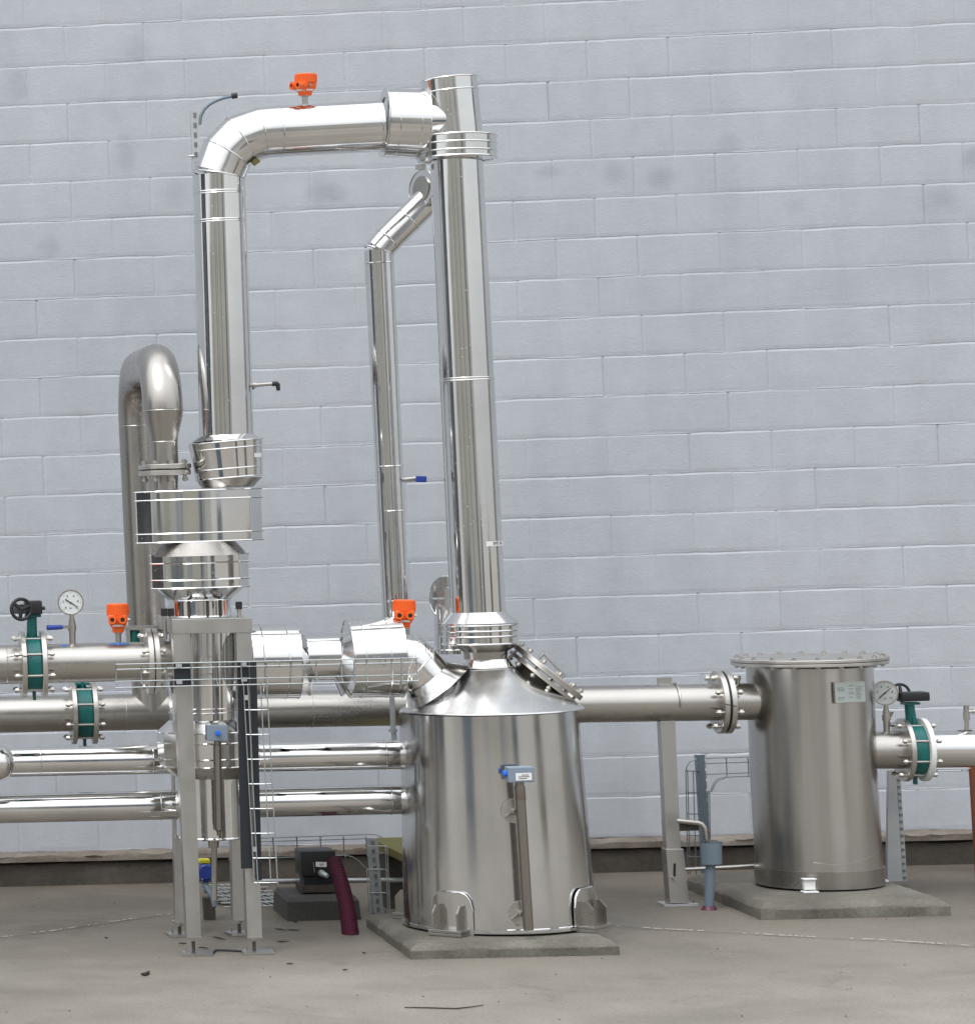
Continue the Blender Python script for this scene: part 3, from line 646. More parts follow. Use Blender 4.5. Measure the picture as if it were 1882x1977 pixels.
p2, r2 = st([(327, 457, 1190), (328, 460, 1394)], YU); ub = t.part('upper_body', B().tube(p2, r2, 72, True, ZA), M['clad_up'])
for y in (1366, 1374): c, r = cyl(327.5, 459, y, YU); bead(t, c, ZA, r, .003, ub)
p2, r2 = st([(328, 461, 1388), (304, 500, 1410), (307, 500, 1460), (311, 500, 1476)], YU); dm = t.part('drum', B().tube(p2, r2, 16, True, ZA), M['clad_sheet'], ang=12)
for (a_, bb, y) in ((304, 500, 1410), (306, 500, 1430), (308, 500, 1461), (311, 500, 1476)): c, r = cyl(a_, bb, y, YU); t.part('seam_ring', B().torus(c, ZA, r, .0036, 16, 6), M['clad_up'], dm)
p2, r2 = st([(311, 500, 1476), (342, 470, 1502)], YU); t.part('drum_cone', B().tube(p2, r2, 16, True, ZA), M['steel_up'], dm)
p2, r2 = st([(339, 469, 1495), (343, 473, 1615)], YU); t.part('lower_body', B().tube(p2, r2, 72, True, ZA), M['clad_up']); bead(t, p2[1], ZA, r2[1] + .004, .005)
p2, r2 = st([(400, 424, 1612), (403, 422, 1637)], YU); t.part('outlet_neck', B().tube(p2, r2, 24, True, ZA), M['steel_up'])
p2, r2 = st([(407, 418.5, 1634), (408, 419, 1640), (408, 419, 1738)], YU); t.part('drain_pipe', B().tube(p2, [r2[0] * 1.3, r2[1], r2[2]], 20), M['matt_steel'])
# junction box and tube on the front of the exchanger
YJ = YU - 0.27
jb = t.part('junction_box', B().box(at(418, 1415, YJ), (0.088, 0.06, 0.066), Matrix.Rotation(R(3), 3, 'Y')), M['boxgrey'], bevel=.004, smooth=False)
kc = at(418.5, 1415, YJ) - YA * .03; t.part('blue_knob', B().tube([kc, kc - YA * .018, kc - YA * .022, kc - YA * .022, kc - YA * .026], [.011, .011, .009, .005, .005], 10, True, -YA), M['bright_blue'], jb)
p2, r2 = st([(413, 425, 1431), (413, 425, 1438), (411.5, 426.5, 1439), (414.5, 430.5, 1602), (418, 427, 1606), (419, 426, 1614)], YJ); t.part('level_tube', B().tube(p2, r2, 24, True, ZA), M['tube_steel'], jb)

# ================================================================== square steel frame
YF0, YF1 = -2.60, -2.02
t = Thing('support_frame', 'four-legged square stainless frame round the exchanger, on adjustable feet', 'steel frame', at(420, 1845, -2.3))
def postbox(xa, xb, ya, xc, xd, yb, Y, dep=0.075, name='leg', mt='matt_steel', bev=.003):
    a, b_ = at((xa + xb) / 2, ya, Y), at((xc + xd) / 2, yb, Y); w0, w1 = (xb - xa) / 2 / ppm(a), (xd - xc) / 2 / ppm(b_)
    rows = [[p + Vector((sx * w, sy, 0)) for sx, sy in ((-1, 0), (1, 0), (1, dep), (-1, dep))] for p, w in ((b_, w1), (a, w0))]
    return rows
legs = [(333, 366, 1197, 361, 388.5, 1813, YF0), (455, 484, 1197, 478, 506.5, 1813, YF0), (329, 354, 1205, 339, 357, 1784, YF1), (438, 464, 1205, 450, 477, 1779, YF1)]
for i, (a, b_, y0, c_, d_, y1, Y) in enumerate(legs):
    L = t.part('leg', B().loft(postbox(a, b_, y0, c_, d_, y1, Y, 0.075 if i < 2 else .07)), M['matt_steel'], smooth=False, bevel=.003)
    f = at((c_ + d_) / 2, y1, Y) + YA * .035; g0 = Vector((f.x, f.y, 0))
    t.part('end_plate', B().box(Vector((f.x, f.y, f.z + .004)), (0.064, 0.082, 0.007)), M['steel'], L, smooth=False)
    t.part('jack_screw', B().tube([Vector((f.x, f.y, f.z)), g0 + ZA * .008], .0075, 12), M['footing'], L)
    t.part('lock_nut', B().tube([Vector((f.x, f.y, f.z - .002)), Vector((f.x, f.y, f.z - .014))], .015, 6), M['bolt'], L)
    t.part('foot_plate', B().box(g0 + Vector((.012, -.01, .006)), (0.13, 0.11, 0.009), Matrix.Rotation(R(6 * i - 8), 3, 'Z')), M['matt_steel'], L, smooth=False)
    t.bolts(g0 + Vector((-.035, .012, .016)), ZA, 0.001, 1, 0.03, .007, parent=L)
a, b_ = at(349, 1209.5, YF0), at(470, 1207.5, YF0)
t.part('top_beam', B().loft([[p + Vector((0, sy, sz)) for sy, sz in ((-.004, -.031), (.072, -.031), (.072, .031), (-.004, .031))] for p in (a - XA * .036, b_ + XA * .036)]), M['matt_steel'], smooth=False, bevel=.002)
for (p, q) in ((a, at(341, 1216, YF1)), (b_, at(451, 1214, YF1))):
    t.part('side_beam', B().loft([[v + Vector((sx, 0, sz)) for sx, sz in ((-.03, -.03), (.03, -.03), (.03, .03), (-.03, .03))] for v in (p + YA * .073, Vector((p.x, YF1, p.z)))]), M['matt_steel'], smooth=False, bevel=.002)
t.part('rear_beam', B().box(Vector(((a.x + b_.x) / 2, YF1 + .03, a.z)), ((b_.x - a.x), .06, .06)), M['matt_steel'], smooth=False, bevel=.002)
for (x, y, yy) in ((318, 1203, YF0 + .09), (331, 1203, YF0 + .14), (462, 1190, YF0 + .1)):       # lifting studs with black caps
    p = at(x, y, yy); s_ = t.part('stud', B().tube([p - ZA * .07, p + ZA * .03], .009, 12), M['bolt']); t.part('stud_cap', B().tube([p + ZA * .03, p + ZA * .062], .014, 14), M['black'], s_)
b = B(); b.box(at(352, 1302, YF0 - .006), (0.068, 0.012, 0.10)); t.part('rubber_pad', b, M['rubber'], smooth=False)

# ================================================================== vertical black board and wire ladder
s0, s1 = at(470.5, 1278, YF0 - .008), at(478, 1677, YF0 - .008)
t = Thing('cable_riser', 'black backing strip with upright wire cable tray on the front right frame leg', 'cable tray', at(485, 1705, YF0))
t.part('backing_strip', B().loft([[p + Vector((sx, sy, 0)) for sx, sy in ((-.027, -.005), (.020, -.005), (.020, .005), (-.027, .005))] for p in (s1, s0)]), M['rubber'], smooth=False)
s0b, s1b = at(489, 1278, YF0 - .02), at(500, 1700, YF0 - .02)
t.part('backing_strip', B().loft([[p + Vector((sx, sy, 0)) for sx, sy in ((-.012, -.004), (.012, -.004), (.012, .004), (-.012, .004))] for p in (s1b, s0b)]), M['rubber'], smooth=False)
def vx(x0, x1, y): return x0 + (x1 - x0) * (y - 1325) / (1705 - 1325)
tr = B(); Yt, Yo = YF0 - .03, YF0 - .085
for (xa, xb, Y) in ((470, 491, Yt), (478.5, 498, Yt - .01), (503, 523, Yo), (515, 536, Yo)): tr.wire([at(xa, 1320, Y), at(xb, 1706, Y)], .0026)
for k in range(8):
    y = 1371 + 47.7 * k
    tr.wire([at(vx(470, 491, y), y, Yt - .003), at(vx(499, 520, y), y, Yt - .02), at(vx(514.5, 535.5, y), y - .5, Yo + .02), at(vx(516.5, 537, y), y + 4, Yo)], .0026)
t.part('wire_tray', tr, M['wire'])
for y in (1347, 1640): t.part('clip', B().box(at(vx(474, 495, y), y, Yt - .008), (.016, .01, .02)), M['galv'], smooth=False)
# horizontal wire tray across the front
t = Thing('cable_tray', 'long empty wire cable tray running level across the front of the frame', 'cable tray', at(515, 1327, YF0 - .03))
Ya, Yb = YF0 - .075, YF0 - .022
xs0, xs1 = 223.0, 805.0
def hy(x, y0, y1): return y0 + (y1 - y0) * (x - xs0) / (xs1 - xs0)
W4 = [(1283, 1270.5, Ya), (1293, 1279, Yb), (1316, 1302.5, Yb), (1328, 1314.5, Ya)]
tr = B()
for (y0, y1, Y) in W4: tr.wire([at(xs0, y0, Y), at(xs1 + 3, y1, Y)], .0027)
k = 0; x = 224.0
while x < 806:
    tr.wire([at(x, hy(x, W4[0][0], W4[0][1]), Ya), at(x, hy(x, W4[1][0], W4[1][1]), Yb), at(x + 1, hy(x, W4[2][0], W4[2][1]) + 2, Yb), at(x + 4, hy(x, W4[3][0], W4[3][1]), Ya)], .0026); x += 48.3
t.part('wire_basket', tr, M['wire'])
for (x, y) in ((345, 1286), (346, 1317), (470, 1283), (471, 1312)): t.part('clip', B().box(at(x, y, Yb - .004), (.024, .01, .017)), M['galv'], smooth=False)
t.part('hanger', B().tube([at(775, 1270, Ya - .004), at(776, 1290, Ya - .004), at(775, 1318, Ya), at(771, 1330, Ya + .02)], .0045, 10), M['wire'])
t.part('hanger', B().tube([at(684, 1275, Ya - .002), at(684.5, 1316, Ya - .002)], .004, 10), M['wire'])

# ================================================================== crossover duct exchanger -> vessel
t = Thing('crossover_duct', 'bright clad duct with two fat drums joining the exchanger to the vessel cone', 'clad duct', at(620, 1345, YV))
def hst(rows, Y=YV):
    ps, rs = [], []
    for (x, yt, yb) in rows:
        c = at(x, (yt + yb) / 2, Y); ps.append(c); rs.append((yb - yt) / 2 / ppm(c))
    return ps, rs
p2, r2 = hst([(445, 1212, 1340), (478, 1206, 1348)]); t.part('drum_cone', B().tube(p2, r2, 80), M['clad_sheet'])
p2, r2 = hst([(479, 1205.5, 1349), (573, 1204, 1348)]); o = t.part('drum', B().tube(p2, r2, 96), M['clad_along']); ax = (p2[1] - p2[0]).normalized()
for q in (0.0, .23, .745, 1.0): bead(t, lerp(p2[0], p2[1], q), ax, r2[0], .003, o)
p2, r2 = hst([(573.5, 1206, 1347), (590, 1227, 1315)]); t.part('drum_cone', B().tube(p2, r2, 80), M['clad_sheet'], o)
p2, r2 = hst([(589, 1226, 1314), (652, 1224, 1313)]); t.part('straight_pipe', B().tube(p2, r2, 80), M['clad_along']); bead(t, p2[0], ax, r2[0], .0025); bead(t, p2[1], ax, r2[1], .0025)
p2, r2 = hst([(651, 1223, 1313), (672, 1198, 1346)]); o2b = t.part('drum_cone', B().tube(p2, r2, 80), M['clad_sheet'])
t.part('seam_ring', B().tube([p2[0] + Vector((0, -.02, -r2[0] * .98)), p2[1] + Vector((0, -.02, -r2[1] * .98))], .008, 10), M['clad_up'], o2b)
p2, r2 = hst([(672.5, 1196.5, 1347), (772, 1190, 1346)]); o = t.part('drum', B().tube(p2, r2, 96), M['clad_along']); ax = (p2[1] - p2[0]).normalized()
for q in (0.0, .22, .70, 1.0): bead(t, lerp(p2[0], p2[1], q), ax, lerp(r2[0], r2[1], q), .003, o)
ex = [at(768, 1269, YV), at(788, 1272, YV), at(805, 1286, YV), at(872, 1358, YV)]; er = 46 / ppm(ex[0])
elb = t.part('elbow', B().tube(ex, er, 80), M['clad_along'])
miter_ring(ex[0], ex[1], ex[2], er, elb); miter_ring(ex[1], ex[2], ex[3], er, elb)
c0, c1 = at(825, 1308, YV), at(843, 1330, YV); t.part('flared_collar', B().tube([c0, c1], [er + .005, er + .062], 88, False), M['clad_sheet'])
# ================================================================== slim clad pipe rising behind
YS = -1.86
t = Thing('overflow_pipe', 'slim clad pipe rising behind the crossover duct and cranked towards the column', 'clad pipe', at(768, 1430, YS))
sp = [at(771, 1360, YS), at(766.5, 1186, YS), at(730.8, 483, YS), at(748, 463, YS), at(835, 377, YS)]; w0 = 27.5 / ppm(sp[2])
t.part('riser', B().tube([at(766.5, 1230, YS), sp[2]], [25.5 / ppm(sp[1]), w0], 56), M['clad_up'])
cr = t.part('crank', B().tube([sp[2] - (sp[2] - sp[1]).normalized() * .001, sp[3], sp[4]], w0, 56), M['clad_sheet'])
miter_ring(sp[1], sp[2], sp[3], w0, cr); miter_ring(sp[2], sp[3], sp[4], w0, cr)
sa = (sp[2] - sp[1]).normalized(); qd = (sp[4] - sp[3]).normalized()
for y in (508, 901, 987, 1160): q = (1186 - y) / (1186 - 483); bead(t, lerp(sp[1], sp[2], q), sa, lerp(26 / ppm(sp[1]), w0, q), .003)
bead(t, lerp(sp[3], sp[4], 0.45), qd, w0, .0028, cr)
dcv = at(826, 366, YS - .02); dn = Vector((-0.80, -0.38, 0.10)).normalized(); rr_ = 38 / ppm(dcv)
f_ = t.part('flange_cover', B().tube([dcv + dn * .035, dcv - dn * .04], [rr_, rr_], 56), M['clad_sheet']); bead(t, dcv + dn * .035, dn, rr_, .003, f_); t.part('end_hub', B().disc(dcv + dn * .036, dn, rr_ * .66, .008, 40), M['steel_up'], f_)
p2, r2 = st([(751, 761, 1330), (754, 764, 1408), (750.5, 767, 1408), (751, 767, 1413), (755, 765, 1413), (757, 767, 1434)], YS); t.part('small_tail', B().tube(p2, r2, 20, True, ZA), M['galv'])
v = Thing('ball_valve', 'small ball valve with grey shank and blue lever on the slim pipe', 'valve', at(779, 925, YS - .02))
v.part('shank', B().tube([at(774, 926.5, YS - .02), at(806, 923.5, YS - .02)], [.010, .012], 14), M['matt_steel'])
v.part('lever', B().box(at(813, 925, YS - .05), (.046, .016, .027), Matrix.Rotation(R(3), 3, 'Y')), M['blue'], bevel=.004, smooth=False)
# ================================================================== steel process pipes
t = Thing('gooseneck_pipe', 'dull steel pipe looping over from the wall side onto the exchanger top', 'steel pipe', at(300, 1380, YP))
pr_ = 0.084
f0 = at(318, 897, YU); f1 = at(316, 853, YU); f2 = at(314.5, 792, YU)
r_small = 26.5 / ppm(f0); r_big = 38.3 / ppm(f2)
zt = at(305, 664, -2.05).z - r_big
br = zt - f2.z; gp = [f2]
sx = f2.x; ex_ = at(269, 900, YP).x
for k in range(1, 17): a = R(90) * k / 16; gp.append(Vector((sx, YU + br * (1 - math.cos(a)), f2.z + br * math.sin(a))))
y2 = YP - br
for k in range(0, 17): a = R(90) * k / 16; gp.append(Vector((lerp(sx, ex_, .5 + .5 * k / 16), y2 + br * math.sin(a), f2.z + br * math.cos(a))))
rear_bot = at(288, 1290, YP)
gp2 = gp[1:] + [Vector((ex_, YP, f2.z - .04))]
t.part('u_bend', B().tube([gp[0]] + gp2, r_big, 56), M['steel_up'], ang=60)
t.part('reducer', B().tube([f1, lerp(f1, f2, .25), lerp(f1, f2, .75), f2], [r_small, lerp(r_small, r_big, .2), lerp(r_small, r_big, .85), r_big], 56), M['steel_up'], ang=60)
t.part('tail_pipe', B().tube([f0, f1], r_small, 48), M['steel_up'])
for c, r in ((f1, r_small), (f2, r_big), (Vector((ex_, YP, f2.z - .04)), r_big)): t.part('weld_seam', B().torus(c, ZA, r + .0003, .0022, 48, 6), M['bolt'])
t.part('rear_leg', B().tube([Vector((ex_, YP, f2.z - .04)), rear_bot], r_big, 56), M['steel_up'])
b = B(); capped_flange(b, at(318, 901, YU), ZA, 50 / ppm(f0), .020); fu = t.part('flange', b, M['flange'])
t.part('gasket', B().disc(at(318, 907.3, YU), ZA, 48 / ppm(f0), .004), M['black'], fu)
b = B(); capped_flange(b, at(318, 913, YU), ZA, 49.5 / ppm(f0), .022); t.part('flange', b, M['flange'])
t.bolts(at(318, 909, YU), ZA, 41 / ppm(f0), 8, .095, .010, .2, parent=fu)
t.part('stub', B().tube([at(318.5, 917, YU), at(318.5, 946, YU)], 25 / ppm(f0), 48), M['steel_up'])
# upper front pipe from the left
YQ = YU
def hpipe(t, xa, xb, ya, yb, r, Y, name, mt='steel', n=56):
    return t.part(name, B().tube([at(xa, ya, Y), at(xb, yb, Y)], r, n), M[mt])
t = Thing('upper_steel_pipe', 'thick dull steel pipe entering from the left into the exchanger side', 'steel pipe', at(180, 1315, YQ))
yq = lambda x: 1283.5 - (x) * 0.0235
hpipe(t, -90, 44, yq(-90), yq(44), .084, YQ, 'pipe_run'); hpipe(t, 83, 287, yq(83), yq(287), .084, YQ, 'pipe_run'); hpipe(t, 293, 345, yq(293), yq(345), .084, YQ, 'pipe_run')
q0, q1 = at(60, yq(60), YQ), at(260, yq(260), YQ); qx = (q1 - q0).normalized()
t.part('weld_seam', B().torus(at(12, yq(12), YQ), qx, .0845, .0022, 56, 6), M['bolt'])
for x in (287, 299): b = B(); capped_flange(b, at(x, yq(x), YQ), qx, .1425, .022); fo = t.part('flange', b, M['flange'])
t.part('gasket', B().disc(at(293, yq(293), YQ), qx, .138, .004), M['black'], fo)
t.bolts(at(293, yq(293), YQ), qx, .118, 8, .105, .011, R(22), parent=fo)
c = at(230, yq(230), YQ)
def dpatch(cc, rr, x0, x1, a0, a1, n=10):                # paint mark lying on a level pipe
    b = B(); gg = []
    for i in range(n + 1):
        q = i / n; xx = lerp(x0, x1, q); w = math.sin(math.pi * q) ** .5 if 0 < q < 1 else .25
        am_ = (a0 + a1) / 2; row = []
        for s_ in (-1, 0, 1): a = am_ + s_ * w * (a1 - a0) / 2; row.append(b.bm.verts.new(cc + Vector((xx, -math.cos(a) * (rr + .0006), math.sin(a) * (rr + .0006)))))
        gg.append(row)
    for i in range(n):
        for k in (0, 1): b.face((gg[i][k], gg[i + 1][k], gg[i + 1][k + 1], gg[i][k + 1]))
    return b
t.part('paint_mark', dpatch(c, .084, -.045, .045, R(62), R(80)), M['bluemark']); t.part('paint_mark', dpatch(at(124, yq(124), YQ), .084, -.012, .012, R(60), R(78)), M['bluemark'])
# long rear pipe
t = Thing('long_steel_pipe', 'long dull steel pipe running behind everything to the right tank', 'steel pipe', at(700, 1410, YP))
yl = lambda x: 1380 - (x + 0) * 0.0182 if x < 800 else 1365.5 - (x - 800) * 0.0165
def lp(x): return at(x, yl(x), YP)
hp_ = lambda a, b_: t.part('pipe_run', B().tube([lp(a), lp(b_)], .0835, 56), M['steel'])
hp_(-90, 143); hp_(179, 800); hp_(800, 1388); hp_(1400, 1500)
lx = (lp(1200) - lp(900)).normalized()
for x in (241, 600, 1040): t.part('weld_seam', B().torus(lp(x), lx, .0838, .002, 56, 6), M['bolt'])
b = B(); capped_flange(b, lp(1387), lx, .143, .024); fo = t.part('flange', b, M['flange']); b = B(); capped_flange(b, lp(1401.5), lx, .143, .024); t.part('flange', b, M['flange'])
t.part('gasket', B().disc(lp(1394.2), lx, .137, .006), M['black'], fo); t.bolts(lp(1394), lx, .118, 8, .125, .0125, R(20), parent=fo, head=.016)
t.part('plug', B().tube([at(1424, 1322, YP), at(1424, 1313, YP), at(1424, 1313, YP), at(1424, 1305, YP)], [.010, .010, .013, .013], 12), M['bolt'])
mt_ = t.part('tee_branch', B().tube([rear_bot - ZA * .0, at(292, 1375, YP)], .0838, 48), M['steel'])
t.part('cable_tie', B().wire([lp(1386) + Vector((-.01, -.145, .0)), lp(1398) + Vector((.01, -.146, -.012))], .002), M['black'])
# two clad pipes low down
for k, (label, ya, yb) in enumerate((('upper of the two shiny clad pipes running low to the vessel side', 1472.5, 1457), ('lower of the two shiny clad pipes running low to the vessel side', 1562, 1544))):
    t = Thing('clad_pipe', label, 'clad pipe', at(400, 1475 + 90 * k, -2.1), group='shiny clad pipes low behind the frame')
    YC = -2.0; xe = 783; f = lambda x, a=ya, b_=yb: a + (b_ - a) * x / 760.0
    rc = 28.0 / ppm(at(400, 1475, YC)); p0, p1 = at(-90, f(-90), YC), at(xe + 12, f(xe + 12), YC); ax = (p1 - p0).normalized()
    t.part('jacket', B().tube([p0, p1], rc, 64), M['clad_along'])
    for x in ((78, 294, 742) if k == 0 else (309, 753)): bead(t, at(x, f(x), YC), ax, rc, .0028)
c = at(0, 1473, -2.18)
solo('pipe_elbow', B().tube([at(-120, 1476, -2.18), at(-40, 1474, -2.18), at(0, 1473, -2.18), at(14, 1473, -2.18), at(23, 1472.5, -2.18), at(28, 1472.5, -2.18)], [.078, .078, .078, .068, .045, .01], 48), M['clad_sheet'],
     'rounded clad pipe end poking in at the left edge', 'pipe end', at(-30, 1500, -2.18), ang=60)
# low galvanised tube behind the vessel and drain tube
solo('galvanised_tube', B().tube([at(480, 1702.5, -1.3), at(800, 1699.5, -1.3)], .0115, 16), M['galv'], 'thin level grey tube near the ground behind the vessel', 'tube', at(640, 1705, -1.3))
# ================================================================== butterfly valves
def valve(label, xc, yc, Y, ax, gap, top_y, wheel, base_y, white=False, rf=.1425, neck=(0, 0)):
    t = Thing('butterfly_valve', label, 'butterfly valve', at(xc, base_y, Y), group='green butterfly valves clamped between flanges')
    c = at(xc, yc, Y); k = ppm(c); g2 = gap / 2 / k
    for i, sg in enumerate((-1, 1)):
        b = B(); capped_flange(b, c + ax * sg * (g2 + .011), ax, rf, .022); t.part('flange', b, M['white'] if (white and sg > 0) else M['flange'], label=('white painted flange' if (white and sg > 0) else None))
    bd = t.part('valve_body', B().tube([c - ax * g2, c - ax * (g2 - .004), c + ax * (g2 - .004), c + ax * g2], [rf * .80, rf * .84, rf * .84, rf * .80], 48), M['green'])
    t.part('rib', B().box(c - ZA * (rf * .84 + .012), (.014, .03, .05)), M['green'], bd, smooth=False, bevel=.003)
    t.part('rib', B().box(c + ZA * (rf * .84 + .006) - YA * .012, (.012, .04, .05)), M['green'], bd, smooth=False, bevel=.003)
    t.bolts(c, ax, rf * .84, 8, 2 * g2 + .11, .0105, R(22.5), head=.015)
    if top_y:
        p = at(xc + neck[0], top_y, Y); zt_ = p.z
        t.part('neck', B().tube([c + ZA * rf * .7, Vector((p.x, Y, zt_))], [.024, .021], 20), M['green'], bd)
        t.part('top_plate', B().box(Vector((p.x + .004, Y, zt_ + .004)), (.068, .062, .011)), M['green'], bd, smooth=False, bevel=.002)
        if wheel == 'front':
            gb = t.part('gearbox', B().box(Vector((p.x + .006, Y - .005, zt_ + .040)), (.075, .085, .060)), M['black'], bevel=.008)
            t.part('gear_stub', B().tube([Vector((p.x + .04, Y, zt_ + .036)), Vector((p.x + .058, Y, zt_ + .036))], .008, 10), M['black'], gb)
            wc = at(41, 1176.5, Y - .12); wa = Vector((.25, -1, .05)).normalized()
            hw = t.part('handwheel', B().torus(wc, wa, .044, .0075, 40, 12), M['black'], gb)
            t.part('hub', B().tube([wc + wa * .006, wc - wa * .08], [.022, .018], 20), M['black'], hw)
            u, v = frame(wa)
            for i in range(3):
                a = R(20 + 120 * i); e = u * math.cos(a) + v * math.sin(a); t.part('spoke', B().tube([wc, wc + e * .042], [.011, .007], 10), M['black'], hw)
        elif wheel == 'top':
            gb = t.part('gearbox', B().box(Vector((p.x + .014, Y - .01, zt_ + .036)), (.122, .09, .040)), M['black'], bevel=.008)
            wc = Vector((p.x - .01, Y + .07, zt_ + .05)); wa = Vector((0, -.96, .28)).normalized()
            hw = t.part('handwheel', B().torus(wc, wa, .038, .0065, 40, 12), M['black'], gb)
            for i in range(3): a = R(90 + 120 * i); u, v = frame(wa); t.part('spoke', B().tube([wc, wc + (u * math.cos(a) + v * math.sin(a)) * .037], [.008, .006], 10), M['black'], hw)
    return t
v1 = valve('green valve with black handwheel facing out on the upper left pipe', 63.5, yq(63.5), YQ, qx, 29, 1191, 'front', 1345, neck=(-2, 0))
v1.part('cable_tie', B().wire([at(13, 1269.5, YQ - .1), at(38, 1265, YQ - .15), at(62, 1270, YQ - .13)], .0018), M['black'])
valve('green valve without visible wheel, below the gauge on the rear left pipe', 161, yl(161), YP, lx, 30, 1322, None, 1440, neck=(-5, 0))
ry = lambda x: 1448 - (x - 1740) * 0.0125
rxa = (at(1870, ry(1870), YR) - at(1690, ry(1690), YR)).normalized()
valve('green valve with one white flange at the right tank outlet', 1763, ry(1763), YR, rxa, 27, 1360, 'top', 1508, white=True, neck=(-8, 0))
# hidden actuated valve behind the flange
t = Thing('actuated_valve', 'green valve in a grey bracket behind the left pipe flange', 'valve', at(262, 1240, -1.95)); Y = -1.95
t.part('bracket', B().box(at(275, 1212, Y), (.165, .06, .016)), M['matt_steel'], smooth=False); t.part('bracket_leg', B().box(at(247, 1228, Y), (.014, .06, .06)), M['matt_steel'], smooth=False)
t.part('valve_body', B().tube([at(259, 1217, Y), at(259, 1262, Y)], .026, 20), M['green'])
b = B(); b.tube([at(314, 1180, Y), at(314, 1225, Y)], .012, 14); b.tube([at(326, 1182, Y), at(326, 1225, Y)], .010, 14); b.box(at(318, 1214, Y), (.07, .05, .02)); t.part('actuator', b, M['steel_up'])
# ================================================================== gauges
def gauge(label, xc, yc, rpx, stem_y, Y, ang, lever):
    c = at(xc, yc, Y); k = ppm(c); r = rpx / k; t = Thing('pressure_gauge', label, 'pressure gauge', at(xc + 2, stem_y, Y), group='round pressure gauges on short stems')
    vd = (CAM - c).normalized(); n_ = Vector((vd.x, vd.y, 0)).normalized(); u = Vector((-n_.y, n_.x, 0)); 
    t.part('case', B().tube([c - n_ * .024, c - n_ * .022, c, c + n_ * .003, c + n_ * .003, c + n_ * .001], [r * .9, r * .97, r * .97, r, r * .90, r * .88], 56, True, n_), M['steel'])
    dl = t.part('dial', B().disc(c + n_ * .0015, n_, r * .89, .001, 56), M['dial'])
    f = c + n_ * .0026; b = B()
    for i in range(31):
        a = R(225 - 270 * i / 30); e = u * math.cos(a) + ZA * math.sin(a); L = .11 if i % 5 == 0 else .05
        b.box(f + e * r * (.82 - L / 2), (r * L, .0006, r * (.028 if i % 5 == 0 else .014)), Matrix((e, n_, e.cross(n_))).transposed())
    t.part('scale_marks', b, M['ink'], dl, smooth=False)
    for i in range(6):
        a = R(225 - 270 * i / 5); e = u * math.cos(a) + ZA * math.sin(a)
        place_text(str(i * 2), r * .26, f + e * r * .56, u, ZA, M['ink'], dl, t.base, name='numeral')
    place_text('bar', r * .17, f + ZA * (-r * .42), u, ZA, M['ink'], dl, t.base, name='numeral')
    e = u * math.cos(ang) + ZA * math.sin(ang)
    t.part('needle', B().tube([f - e * r * .48 + n_ * .002, f + n_ * .002, f + e * r * .66 + n_ * .002], [r * .045, r * .04, r * .012], 8), M['ink'], dl)
    t.part('hub', B().disc(f + n_ * .002, n_, r * .07, .003, 16), M['ink'], dl)
    xs_ = xc + 2; b = B()
    ysn = yc + rpx
    P = [(ysn - 2, 4.2), (ysn + 5, 4.2), (ysn + 5, 5.2), (ysn + 10, 5.2), (ysn + 10, 6.5), (ysn + 17, 6.5), (ysn + 17, 8), (ysn + 27, 8), (ysn + 27, 6.2), (ysn + 38, 6.2), (ysn + 38, 6.0), (stem_y, 6.0)]
    sc_ = (stem_y - ysn) / 52.0
    P = [(ysn + (y - ysn) * sc_, w * min(1, sc_ + .1)) for y, w in P]
    b.tube([at(xs_ + (y - ysn) * .03, y, Y) for y, w in P], [w / k for y, w in P], 12, True, ZA); sm = t.part('stem_valve', b, M['bolt'])
    if lever:
        a0 = at(xs_ - 4, ysn + 23, Y - .02); t.part('lever_shank', B().box(at(xs_ - 12, ysn + 22.5, Y - .02), (.045, .006, .013)), M['steel'], sm, smooth=False)
        a1 = at(106, ysn + 23.2, Y - .02); t.part('lever_grip', B().tube([a1 - XA * .036, a1 - XA * .032, a1 + XA * .030, a1 + XA * .034], [.007, .0115, .0095, .007], 16), M['blue'], sm, label='blue plastic lever grip')
    else:
        q = at(xs_ + 9, ysn + 18, Y); t.part('lever_shank', B().tube([at(xs_, ysn + 18, Y), q, q + Vector((.006, -.01, .012))], [.006, .008, .005], 10), M['bolt'], sm)
    return t
gauge('round white-faced gauge with blue shut-off lever on the upper left pipe', 136.5, 1163.5, 24.8, 1246, YQ, R(-33), True)
gauge('round white-faced gauge beside the right tank, above its outlet pipe', 1708, 1338.5, 24, 1417, YR, R(42), False)
t = Thing('bleed_valve', 'small steel bleed valve standing on the far right pipe', 'valve', at(1866, 1412, YR))
t.part('valve_body', B().tube([at(1866, 1412, YR), at(1866, 1390, YR), at(1866, 1390, YR), at(1865, 1376, YR), at(1865, 1376, YR), at(1865, 1362, YR)], [.010, .010, .014, .014, .011, .012], 14), M['bolt'])
t.part('side_port', B().tube([at(1864, 1375, YR), at(1877, 1374, YR), at(1877, 1374, YR), at(1881, 1374, YR)], [.008, .008, .012, .012], 12), M['bolt'])
